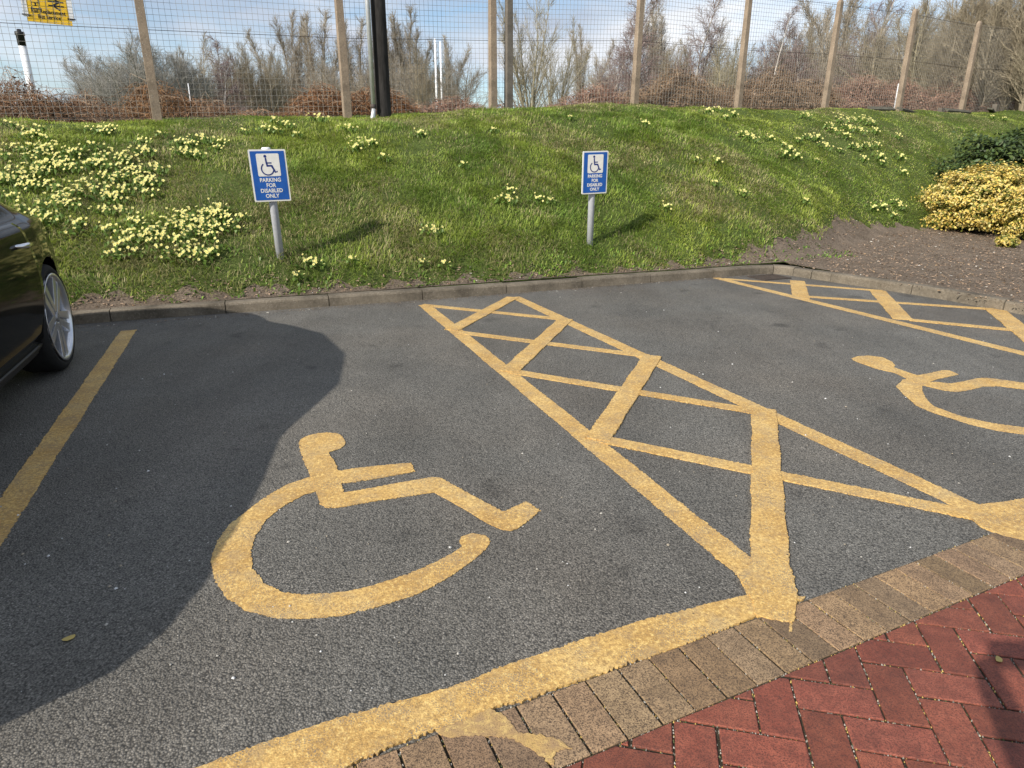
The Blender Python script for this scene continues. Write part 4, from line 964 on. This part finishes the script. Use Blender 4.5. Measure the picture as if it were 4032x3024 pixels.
T_ = [
 ('round',0,300,72,24,'grey rounded bare tree behind the leftmost tan post','willow_tree',1.25), ('round',1,240,118,26,'low grey twiggy tree at the left end of the treeline','willow_tree',1.2), ('round',1,365,80,25,'grey rounded bare tree just right of the leftmost tan post','willow_tree',1.15),
 ('wood',0,440,75,30,'bushy brown bare tree right of the grey rounded trees','bare_tree',1.0), ('birch',0,485,60,30,'slim pale stemmed birch inside a brown bushy clump','birch_tree',1.1), ('wood',1,515,78,32,'brown bare tree on the right side of the bushy clump','bare_tree',.9),
 ('wood',0,560,98,34,'short brown tree left of the twin tall poplars','bare_tree',.9), ('poplar',0,628,22,38,'left one of twin tall poplars above the brown heap','poplar_tree',1.0), ('poplar',1,688,22,38,'right one of twin tall poplars above the brown heap','poplar_tree',1.1), ('wood',1,590,92,33,'short brown tree at the foot of the twin poplars','bare_tree',.9),
 ('orchard',0,730,130,27,'low dark spreading tree left of the second tan post','bare_tree',1.0), ('poplar',1,768,38,38,'poplar standing between second tan post and black pole','poplar_tree',1.0), ('poplar',0,862,45,40,'pale poplar just right of the black pole','poplar_tree',1.0), ('poplar',1,888,18,40,'tallest poplar between black pole and white pair of poles','poplar_tree',1.0),
 ('wood',0,925,85,33,'brown bare tree left of the white pair of poles','bare_tree',1.0), ('orchard',1,1010,95,22,'dark spreading orchard tree right of the white pair of poles','bare_tree',1.1), ('poplar',0,975,75,42,'distant poplar behind the white pair of poles','poplar_tree',.9),
 ('ash',0,1145,-45,19,'tall many stemmed ash right of the dark weathered post','ash_tree',1.0), ('ash',1,1190,30,22,'olive green ash leaning right of the many stemmed one','ash_tree',.9),
 ('poplar',0,1262,58,34,'slim poplar alone in a gap of bright sky','poplar_tree',.9), ('birch',1,1318,25,28,'drooping purple birch left of the fourth tan post','birch_tree',1.0), ('birch',0,1372,-50,27,'tall drooping birch behind the fourth tan post','birch_tree',1.0), ('wood',0,1300,110,30,'olive bare tree low between slim poplar and birch','bare_tree',.8),
 ('poplar',1,1425,-5,32,'olive poplar right of the fourth tan post','poplar_tree',1.1), ('birch',1,1495,-35,27,'white stemmed birch midway between fourth and fifth tan posts','birch_tree',1.0), ('wood',1,1460,70,30,'olive bare tree at the foot of the white stemmed birch','bare_tree',1.0), ('ash',1,1545,25,26,'fan shaped olive ash left of the fifth tan post','ash_tree',1.0), ('wood',0,1590,95,32,'low brown tree half hidden by the fifth tan post','bare_tree',.9),
 ('birch',0,1650,15,28,'purple birch right of the fifth tan post','birch_tree',1.0), ('wood',1,1700,35,28,'brown bare tree between fifth and sixth tan posts','bare_tree',1.0), ('birch',1,1725,30,27,'white stemmed birch left of the sixth tan post','birch_tree',.9), ('poplar',0,1775,-40,31,'dense tall poplar behind the sixth tan post','poplar_tree',1.25), ('wood',0,1680,70,33,'olive tree low behind the purple birch','bare_tree',.9), ('poplar',1,1748,20,34,'thin grey poplar left of the dense tall poplar','poplar_tree',.9),
 ('birch',0,1850,-25,25,'tall purple birch right of the sixth tan post','birch_tree',1.1), ('birch',1,1905,-10,26,'pale stemmed birch at the left edge of the olive wood','birch_tree',1.0), ('wood',0,1885,0,24,'olive tree left of the seventh tan post','bare_tree',1.1), ('wood',1,1940,-20,22,'dense olive tree behind the seventh tan post','bare_tree',1.15), ('ash',0,1985,-40,21,'tall olive ash just right of the seventh tan post','ash_tree',1.0), ('wood',0,2030,-60,20,'dense olive tree left of the eighth tan post','bare_tree',1.15), ('wood',1,2075,-70,20,'tall olive tree behind the eighth tan post','bare_tree',1.15), ('wood',0,2120,-80,19,'tall olive tree right of the eighth tan post','bare_tree',1.15), ('wood',1,2165,-85,19,'dense olive tree near the right edge of the photo','bare_tree',1.15), ('wood',0,2210,-90,18,'rightmost dense olive tree on the photo edge','bare_tree',1.15), ('wood',1,2000,10,27,'brown tree deep in the wood behind the tall olive ash','bare_tree',1.2), ('wood',0,2095,10,26,'brown tree deep in the wood near the eighth tan post','bare_tree',1.2), ('wood',1,2185,0,25,'brown tree deep in the wood at far right','bare_tree',1.2), ('wood',0,1830,60,29,'low brown tree behind the tall purple birch','bare_tree',1.0), ('ash',1,2255,-60,17,'olive ash just beyond the right edge','ash_tree',1.0)]
T_ += [('scrub', k % 2, x_, ty, dp, lab_, 'scrub_tree', 1.0) for k, (x_, ty, dp, lab_) in enumerate([
 (270,110,28,'grey scrub under the left rounded trees'), (330,125,29,'grey scrub right of the leftmost tan post'), (410,105,32,'brown scrub between rounded trees and bushy clump'), (455,95,33,'brown scrub low in the bushy clump'), (540,110,35,'brown scrub right of the bushy clump'),
 (575,115,36,'thin scrub before the twin poplars'), (610,105,37,'brown scrub under the left twin poplar'), (655,112,37,'brown scrub between the twin poplars'), (705,118,36,'grey scrub under the right twin poplar'), (745,110,34,'grey scrub hard left of the second tan post'),
 (785,115,34,'brown scrub left of the steel cable pipe'), (850,95,36,'brown scrub hard right of the black pole'), (880,100,37,'olive scrub under the tallest poplar'), (910,110,35,'olive scrub left of the thin white poles'), 
 (1340,110,30,'purple scrub under the drooping birches'), (1395,95,31,'dark scrub hard right of the fourth tan post'),
 (1440,85,31,'olive scrub left of the white stemmed birch'), (1510,90,31,'olive scrub right of the white stemmed birch'), (1570,105,30,'olive scrub hard left of the fifth tan post'), (1625,90,31,'brown scrub hard right of the fifth tan post'), (1670,80,31,'olive scrub below the purple birch'), (1715,75,31,'olive scrub below the left white stemmed birch'), (1760,70,30,'grey scrub below the dense tall poplar'), (1810,70,28,'brown scrub hard right of the sixth tan post'),
 (1865,60,26,'olive scrub at the left of the wood'), (1925,50,25,'olive scrub left side of the seventh tan post'), (1975,45,24,'olive scrub right side of the seventh tan post'), (2015,40,23,'brown scrub inside the olive wood'), (2060,40,23,'brown scrub left side of the eighth tan post'), (2105,35,22,'brown scrub right side of the eighth tan post'), (2150,35,22,'olive scrub near the right end of the wood'), (2200,30,21,'olive scrub at the very right edge')])]
for t in T_: tree(*t)

# ------------------------------------------------------------------ bramble heaps behind the fence
def bramble(px_, py_top, depth, rx, label, seed, col, n=900, ry=None, dens=1.0):
    r = np.random.default_rng(seed); P = O + ray(px_, 235) * depth; zb_ = bz(P[0], P[1]) - .1; rt = ray(px_, py_top)
    h = CAM_H + rt[2] * depth - zb_; ry = ry or rx * .6
    root = empty('bramble_thicket', (P[0], P[1], zb_), FANG); tag(root, label, 'brambles', 'bramble thickets behind the fence')
    tm = TreeMesh(); lv = []; lc = []
    env = lambda x, y: h * max(0.12, (1 - (x / rx) ** 2) * (1 - (y / ry) ** 2)) ** .55 * (.86 + .14 * math.sin(x * 3.1 + seed) + .07 * math.sin(x * 7 + y * 5))
    for k in range(int(n * 3.6)):
        x, y = r.uniform(-rx, rx), r.uniform(-ry, ry); th = r.uniform(0, 2*PI); L = r.uniform(.25, 1.0) * (0.5 + .25 * h); top = env(x, y) * r.uniform(.35, 1.12)
        pts = []
        for f in np.linspace(0, 1, 5):
            pts.append([x + math.cos(th) * L * (f - .4), y + math.sin(th) * L * (f - .4) * .7, max(.0, top * (1 - r.uniform(-.3, 1.6) * (f - .45) ** 2) - r.random() * .05)])
        c = np.array(col) * r.uniform(.6, 1.7) if r.random() > .15 else np.array([.48, .36, .25]) * r.uniform(.7, 1.2)
        tm.limb(np.array(pts) + r.normal(0, .045, (5, 3)), np.array([.008, .008, .007, .006, .004]) * (.22 + .26 * depth / 12), 3, c)
    tm.build('canes', BARK, root)
    m_ = int(n * 12 * dens); x = r.uniform(-rx, rx, m_); y = r.uniform(-ry, ry, m_); e = np.array([env(a, b_) for a, b_ in zip(x, y)]); z = e * r.uniform(.1, 1.0, m_) ** .55
    C_ = np.stack([x, y, z], -1); q = r.normal(0, .013 * (.6 + depth / 18), (m_, 4, 3)); V = (C_[:, None] + q).reshape(-1, 3); i = np.arange(m_) * 4
    npmesh('dead_leaves', V, np.stack([i, i+1, i+2, i+3], -1), None, LEAF, root, np.repeat(np.array(col)[None] * r.uniform(.25, 1.25, (m_, 1)), 4, 0))
BC = (.25, .15, .09); RC = (.30, .185, .135); OC = (.26, .18, .115)
bramble(20, 178, 10.6, 1.7, 'brown bramble heap at the far left under the yellow notice', 1, BC, 1100, 1.0)
bramble(190, 207, 11.2, 1.6, 'low dark bramble bank between far left heap and leftmost post', 2, BC, 900, 1.0)
bramble(375, 180, 12.0, 1.1, 'orange brown bramble mound right of the leftmost tan post', 3, (.25, .14, .07), 800, .9)
bramble(520, 214, 12.3, 1.8, 'low flat brambles in the middle of the second fence bay', 4, BC, 800, .9)
bramble(765, 172, 12.4, 1.35, 'tall pointed bramble heap behind second tan post and black pole', 5, (.23, .12, .06), 1100, .9)
bramble(940, 208, 13.8, 1.9, 'reddish low brambles around the white pair of poles', 6, RC, 900, .9)
bramble(1080, 222, 15.0, 1.3, 'sparse low brambles behind the shade-coloured post', 7, RC, 350, .9)
bramble(1290, 188, 16.0, 1.9, 'pinkish brown thicket left of the fourth tan post', 8, RC, 1000, 1.0)
bramble(1480, 158, 17.0, 2.6, 'deep brown thicket filling the bay right of the fourth tan post', 9, OC, 1500, 1.2)
bramble(1690, 155, 18.5, 2.3, 'brown thicket filling the bay left of the sixth tan post', 10, OC, 1400, 1.2)
bramble(1890, 166, 19.5, 2.5, 'reddish thicket right of the sixth tan post', 11, RC, 1400, 1.2)
bramble(2100, 160, 20.5, 2.9, 'reddish thicket at the right end behind the last posts', 12, RC, 1600, 1.2)

# ------------------------------------------------------------------ poles beyond the fence
def far_pole(px_top, py_top, px_bot, py_bot, depth, dia, name, label, cap=False):
    B_ = O + ray(px_bot, py_bot) * depth; zb_ = bz(B_[0], B_[1]); T0 = ray(px_top, py_top); k = np.hypot(*B_[:2]) / np.hypot(*T0[:2]); Tt = O + T0 * k; h = Tt[2] - zb_
    root = empty(name, (B_[0], B_[1], zb_)); tag(root, label, 'pole')
    b = MB(); b.tube([(0, 0, -.2), (0, 0, h * .5), (0, 0, h - (.45 if cap else 0))], [dia * .56, dia * .53, dia * .5], 16); b.build('shaft', WHITEP, root, True)
    if cap:
        b = MB(); b.lathe([(.0, h), (dia*.28, h), (dia*.30, h - .06), (dia*.62, h - .07), (dia*.66, h - .16), (dia*.55, h - .18), (dia*.55, h - .45), (.0, h - .46)], 20); b.build('cap', BLACKP, root, True)
far_pole(41, 63, 70, 200, 20, .20, 'signal_post', 'white post with black cap seen through the fence at left', True)
far_pole(944, 84, 944, 232, 24, .075, 'thin_white_pole', 'left and taller one of the white pair of thin poles')
far_pole(954, 90, 955, 228, 24.5, .07, 'thin_white_pole', 'right and shorter one of the white pair of thin poles')
far_pole(1935, 181, 1934, 228, 17.6, .06, 'marker_post', 'short pale marker post in front of the reddish thicket')
far_pole(411, 180, 411, 215, 13.4, .022, 'marker_post', 'tiny white stake on the orange brown bramble mound')

# ------------------------------------------------------------------ black car (tail towards the kerb, nose towards the camera)
PAINTK = Mat('black_car_paint', .07, .3); PAINTK.color((.004, .0042, .004)); PAINTK.bsdf('IOR', 1.22); PAINTK = PAINTK.m
GLASS = Mat('tinted_glass', .04, .8); GLASS.color((.012, .014, .014)); GLASS = GLASS.m
TYRE = simple('tyre_rubber', (.018, .018, .018), .85, .2, 0, .2, 40, .002)
ALLOY = simple('alloy_rim', (.62, .63, .66), .28, .5, .85, .06, 20); ALLOYD = simple('alloy_recess', (.30, .305, .32), .4, .5, .7, .06, 20)
CHROME = simple('chrome', (.75, .76, .78), .12, .6, 1.0, .03, 10); LAMPR = simple('red_lamp', (.30, .01, .01), .2, .6); LAMPW = simple('clear_lamp', (.6, .62, .65), .15, .6)
CL = 4.66
kx = np.array([0, .06, .2, .45, .75, 1.0, 1.5, 2.2, 2.8, 3.3, 3.7, 4.1, 4.35, 4.54, CL])
P_ = dict(w=[.52, .62, .73, .82, .875, .90, .905, .905, .905, .90, .88, .85, .78, .70, .58],
          zt=[.62, .90, .99, 1.03, 1.12, 1.22, 1.37, 1.425, 1.34, 1.05, .93, .86, .80, .74, .64],
          zb=[.55, .84, .925, .945, .955, .955, .95, .94, .925, .905, .86, .80, .74, .68, .58],
          wr=[.30, .45, .53, .56, .57, .58, .60, .61, .61, .66, .68, .66, .58, .48, .38],
          z0=[.38, .33, .27, .24, .21, .20, .19, .19, .19, .19, .20, .21, .23, .26, .32])
def smooth_par(k, x):
    xs_ = np.linspace(-.2, CL + .2, 300); v = np.interp(xs_, kx, P_[k]); ker = np.exp(-np.linspace(-2, 2, 9) ** 2); ker /= ker.sum(); v2 = np.convolve(np.pad(v, 4, 'edge'), ker, 'valid'); return np.interp(x, xs_, v2)
def section(x):
    w, zt, zb, wr, z0 = (smooth_par(k, x) for k in ('w', 'zt', 'zb', 'wr', 'z0'))
    gh = np.clip((zt - zb - .03) / .15, 0, 1)
    return np.array([(0, z0), (w * .80, z0), (w * .935, z0 + .05), (w * .965, z0 + .14), (w * .985, .46), (w, .60), (w * .995, .74), (w * .965, zb - .055), (w * .93, zb - .005),
                     (w * .875 * gh + (1 - gh) * w * .86, zb + .022 * gh + .012), ((w * .875 + wr + .06) / 2 * gh + (1 - gh) * w * .78, (zb + zt) / 2), (wr + .055, zt - .065 * gh - .02), (wr, zt - .018), (wr * .6, zt - .001), (0, zt + .006)])
def catmull(P, m_):
    out = []; n = len(P)
    for i in range(n - 1):
        p0, p1, p2, p3 = P[max(i-1, 0)], P[i], P[i+1], P[min(i+2, n-1)]
        for t in np.arange(m_) / m_: out.append(.5 * (2*p1 + (p2-p0)*t + (2*p0-5*p1+4*p2-p3)*t*t + (3*p1-p0-3*p2+p3)*t**3))
    out.append(P[-1]); return np.array(out)
MS = 5
def surf(xs): return np.array([[(x, max(0, y), z) for y, z in catmull(section(x), MS)] for x in xs])
XS = np.concatenate([np.linspace(0, .5, 18), np.linspace(.52, 4.2, 110), np.linspace(4.22, CL, 18)])
G_ = surf(XS); ns_ = G_.shape[1]
car = empty('parked_car', (0, 0, 0)); tag(car, 'glossy black car with silver five spoke wheels parked at the left edge', 'car')
cd = np.array([.365, -.931]); cn = np.array([.931, .365]); wc = np.array([-2.955, 4.10]) - cn * .11
RWX, FWX, WR = .95, 3.70, .345
corg = wc - cd * RWX - cn * .775
car.location = (corg[0], corg[1], 0); car.rotation_euler = (0, 0, math.atan2(cd[1], cd[0]))
def body():
    b = MB(); left = G_.reshape(-1, 3); right_ = left * np.array([1, -1, 1]); nx = len(XS)
    FL = [[i*ns_+j, i*ns_+j+1, (i+1)*ns_+j+1, (i+1)*ns_+j][::-1] for i in range(nx-1) for j in range(ns_-1)]
    b.add(left, FL); b.add(right_, [f[::-1] for f in FL])
    me = bpy.data.meshes.new('body'); me.from_pydata(np.concatenate(b.v).tolist(), [], b.f)
    bm = bmesh.new(); bm.from_mesh(me); bmesh.ops.remove_doubles(bm, verts=bm.verts, dist=.0008)
    bmesh.ops.holes_fill(bm, edges=[e for e in bm.edges if e.is_boundary]); bmesh.ops.recalc_face_normals(bm, faces=bm.faces); bm.to_mesh(me); bm.free()
    o = link('body', me, PAINTK, car)
    cut = MB()
    for x in (RWX, FWX):
        for sy in (-1, 1):
            prof = [(x + (WR + .045) * math.cos(t), WR + (WR + .045) * math.sin(t)) for t in np.linspace(0, 2*PI, 49)[:-1]]
            lo, hi = (.60, 1.2) if sy > 0 else (-1.2, -.60)
            V = [[p[0], lo, p[1]] for p in prof] + [[p[0], hi, p[1]] for p in prof]
            cut.add(V, [list(range(48)), [48 + i for i in range(48)][::-1]] + [[i, i + 48, (i+1) % 48 + 48, (i+1) % 48] for i in range(48)])
    co = cut.build('cutter', BLACKP); bm = bmesh.new(); bm.from_mesh(co.data); bmesh.ops.recalc_face_normals(bm, faces=bm.faces); bm.to_mesh(co.data); bm.free()
    car_m = car.matrix_basis.copy(); o.parent = None
    md = o.modifiers.new('arches', 'BOOLEAN'); md.operation = 'DIFFERENCE'; md.object = co; md.solver = 'EXACT'
    dgp = bpy.context.evaluated_depsgraph_get(); new = bpy.data.meshes.new_from_object(o.evaluated_get(dgp)); o.modifiers.clear(); old = o.data; o.data = new; bpy.data.meshes.remove(old); bpy.data.objects.remove(co)
    new.polygons.foreach_set('use_smooth', [True] * len(new.polygons)); new.name = 'body'; o.parent = car
    for p in new.polygons:
        c_ = p.center; n_ = p.normal
        for x in (RWX, FWX):
            if math.hypot(c_.x - x, c_.z - WR) < WR + .05 and abs(c_.y) < .895 and (abs(n_.y) > .9 and abs(c_.y) < .62 or abs(math.hypot(c_.x - x, c_.z - WR) - WR - .045) < .006): p.use_smooth = False
    return o
body()
def patch(name, x0, x1, s0, s1, mat, off=.004, sides=(1, -1), slant=(0, 0), parent=None):
    """a panel lying on the body surface: x range and range along the section"""
    res = []
    for sy in sides:
        V = []; nu, nv = 26, 14
        for v in np.linspace(0, 1, nv):
            xa, xb = x0 + slant[0] * v, x1 + slant[1] * v
            for x in np.linspace(xa, xb, nu):
                sec = catmull(section(x), MS); q = (s0 + (s1 - s0) * v) * MS; i = min(int(q), len(sec) - 2); p = sec[i] + (sec[i+1] - sec[i]) * (q - i); t = sec[i+1] - sec[i]; nr = np.array([t[1], -t[0]]); nr /= np.linalg.norm(nr) + 1e-9
                p = p + nr * off; V.append([x, sy * max(p[0], 0), p[1]])
        F_ = [[j*nu+i, j*nu+i+1, (j+1)*nu+i+1, (j+1)*nu+i] for j in range(nv-1) for i in range(nu-1)]
        if sy < 0: F_ = [f[::-1] for f in F_]
        n0_ = len(V); rim_ = [i for i in range(nu)] + [j*nu+nu-1 for j in range(1, nv)] + [(nv-1)*nu+i for i in range(nu-2, -1, -1)] + [j*nu for j in range(nv-2, 0, -1)]
        for i in rim_: V.append([V[i][0], V[i][1] - sy * off * 1.6, V[i][2]])
        k = len(rim_); F_ += [[rim_[i], n0_ + i, n0_ + (i+1) % k, rim_[(i+1) % k]] for i in range(k)]
        b = MB(); b.add(V, F_); res.append(b.build(name, mat, parent or car, True))
    return res
rd = patch('door', 1.19, 2.30, 2.6, 8.4, PAINTK, .0035); fd = patch('door', 2.315, 3.28, 2.6, 8.4, PAINTK, .0035)
patch('side_window', 1.46, 2.28, 9.25, 11.1, GLASS, .004, (1, -1), (.22, -.02)); patch('side_window', 2.33, 3.20, 9.25, 11.1, GLASS, .004, (1, -1), (.0, -.42))
patch('window_trim', 1.44, 3.28, 8.85, 9.15, CHROME, .006)
patch('rear_window', .52, 1.22, 11.9, 14, GLASS, .004); patch('windscreen', 2.92, 3.32, 11.6, 14, GLASS, .004)
patch('sill', 1.35, 3.25, 1.6, 2.4, BLACKP, .012)
patch('headlight', 4.26, 4.50, 5.6, 7.4, LAMPW, .006); patch('tail_light', .10, .36, 6.0, 7.9, LAMPR, .006)
for dr, xh in ((rd, 1.25), (fd, 2.42)):
    for d_, sy in zip(dr, (1, -1)):
        b = MB(); sec = section(xh); yy = sy * (np.interp(.845, sec[5:9, 1], sec[5:9, 0]) + .012)
        b.tube([(xh, yy - sy * .02, .845), (xh + .02, yy + sy * .018, .847), (xh + .10, yy + sy * .024, .85), (xh + .19, yy + sy * .016, .853), (xh + .21, yy - sy * .02, .853)], [.010, .014, .015, .013, .010], 10); b.build('handle', CHROME, d_, True)
for sy in (1, -1):
    b = MB(); b.lathe([(0, -.08), (.05, -.07), (.075, -.03), (.08, .02), (.06, .05), (0, .055)], 20); o = b.build('mirror', PAINTK, car, True); o.location = (3.05, sy * .86, .905); o.rotation_euler = (PI / 2, 0, PI / 2); o.scale = (.7, .5, .55)
def make_wheel():
    w = MB(); hw = .1125; R_ = WR; r0 = .280
    w.lathe([(r0, -hw + .01), (r0 + .02, -hw), (R_ - .03, -hw), (R_ - .008, -hw + .018), (R_, -hw + .045), (R_, hw - .045), (R_ - .008, hw - .018), (R_ - .03, hw), (r0 + .02, hw), (r0, hw - .01)], 64, 'y')
    root = bpy.data.objects.new('wheel', None); COL.objects.link(root); root.parent = car; root.empty_display_size = .1
    w.build('tyre', TYRE, root, True)
    b = MB(); b.lathe([(r0 + .006, -hw), (r0 - .004, hw - .002), (r0 + .004, hw + .004), (r0 - .014, hw + .002), (r0 - .024, hw - .03), (r0 - .034, .02), (r0 - .04, -.06), (.06, -.07), (.0, -.07)], 64, 'y'); b.build('rim', ALLOY, root, True)
    s = MB(); g_ = MB()
    for k in range(5):
        t0 = k * 2 * PI / 5 + .32
        for sg in (-1, 1):
            q = [(.035, .044 * sg), (.035, .006 * sg), (.276, .016 * sg), (.276, .074 * sg), (.12, .054 * sg)]
            q = [(x * math.cos(t0) - y * math.sin(t0), x * math.sin(t0) + y * math.cos(t0)) for x, y in q]
            s.prism(q, 0, .038)
        q = [(.05, -.012), (.272, -.026), (.272, .026), (.05, .012)]; q = [(x * math.cos(t0) - y * math.sin(t0), x * math.sin(t0) + y * math.cos(t0)) for x, y in q]; g_.prism(q, 0, .024)
    s.lathe([(0, .030), (.055, .034), (.068, .026), (.07, -.01)], 32); g_.lathe([(0, .046), (.026, .044), (.03, .034)], 24)
    for mb_, mat, nm in ((s, ALLOY, 'spokes'), (g_, ALLOYD, 'spoke_recess')):
        o = mb_.build(nm, mat, root, False, .003 if nm == 'spokes' else 0); o.rotation_euler = (-PI / 2, 0, 0); o.location = (0, hw - .048, 0)
    d = MB(); d.lathe([(0, .03), (.17, .03), (.17, .012), (0, .012)], 40, 'y'); o = d.build('brake_disc', simple('brake_steel', (.3, .3, .31), .4, .4, .8), root); o.location = (0, -.02, 0)
    return root
wh = make_wheel(); wh.location = (RWX, .775, WR); remember(wh)
for x, sy in ((RWX, -1), (FWX, 1), (FWX, -1)):
    c = copy_tree(wh, car); c.location = (x, sy * .775, WR); c.rotation_euler = (0, 0, PI if sy < 0 else (.0))

# ------------------------------------------------------------------ the photographer behind the camera (only the shadow on the bricks is seen)
def person():
    root_p = np.array([.22, -.52])
    J = [((0, 0, .95), (.16, .12)), ((0, .0, 1.15), (.15, .11)), ((0, 0, 1.38), (.19, .12)), ((0, .0, 1.50), (.07, .07)), ((0, .05, 1.60), (.085, .10)), ((0, .05, 1.70), (.075, .09)),
         ((.09, 0, .88), (.09, .09)), ((.10, .03, .48), (.065, .065)), ((.10, 0, .08), (.05, .05)), ((.10, .16, .04), (.045, .035)),
         ((-.09, 0, .88), (.09, .09)), ((-.10, .03, .48), (.065, .065)), ((-.10, 0, .08), (.05, .05)), ((-.10, .16, .04), (.045, .035)),
         ((.20, 0, 1.40), (.06, .06)), ((.24, .12, 1.16), (.05, .05)), ((-.06, .40, 1.26), (.036, .036)), ((-.10, .47, 1.28), (.030, .024)),
         ((-.20, 0, 1.40), (.06, .06)), ((-.36, .14, 1.17), (.05, .05)), ((-.34, .40, 1.26), (.036, .036)), ((-.31, .47, 1.28), (.030, .024))]
    E = [(0, 1), (1, 2), (2, 3), (3, 4), (4, 5), (0, 6), (6, 7), (7, 8), (8, 9), (0, 10), (10, 11), (11, 12), (12, 13), (2, 14), (14, 15), (15, 16), (16, 17), (2, 18), (18, 19), (19, 20), (20, 21)]
    me = bpy.data.meshes.new('person'); me.from_pydata([j[0] for j in J], E, []); o = bpy.data.objects.new('person', me); COL.objects.link(o)
    md = o.modifiers.new('skin', 'SKIN'); sv = me.skin_vertices[0].data
    for i, j in enumerate(J): sv[i].radius = j[1]; sv[i].use_root = (i == 0)
    o.modifiers.new('sub', 'SUBSURF').levels = 2; o.modifiers['sub'].render_levels = 2
    dgp = bpy.context.evaluated_depsgraph_get(); new = bpy.data.meshes.new_from_object(o.evaluated_get(dgp)); o.modifiers.clear(); o.data = new
    new.materials.append(simple('dark_coat', (.05, .05, .06), .9)); new.polygons.foreach_set('use_smooth', [True] * len(new.polygons))
    o.location = (root_p[0], root_p[1], .014); tag(o, 'person in a dark coat holding a phone up, outside the picture', 'person')
    b = MB(); b.box((-.078, -.005, -.038), (.078, .005, .038)); ph = b.build('phone', BLACKP, None, False, .003); ph.location = (.0, -.035, 1.30); ph.rotation_euler = (PITCH * -1, 0, 0)
    tag(ph, 'black phone held up in both hands', 'phone')
person()
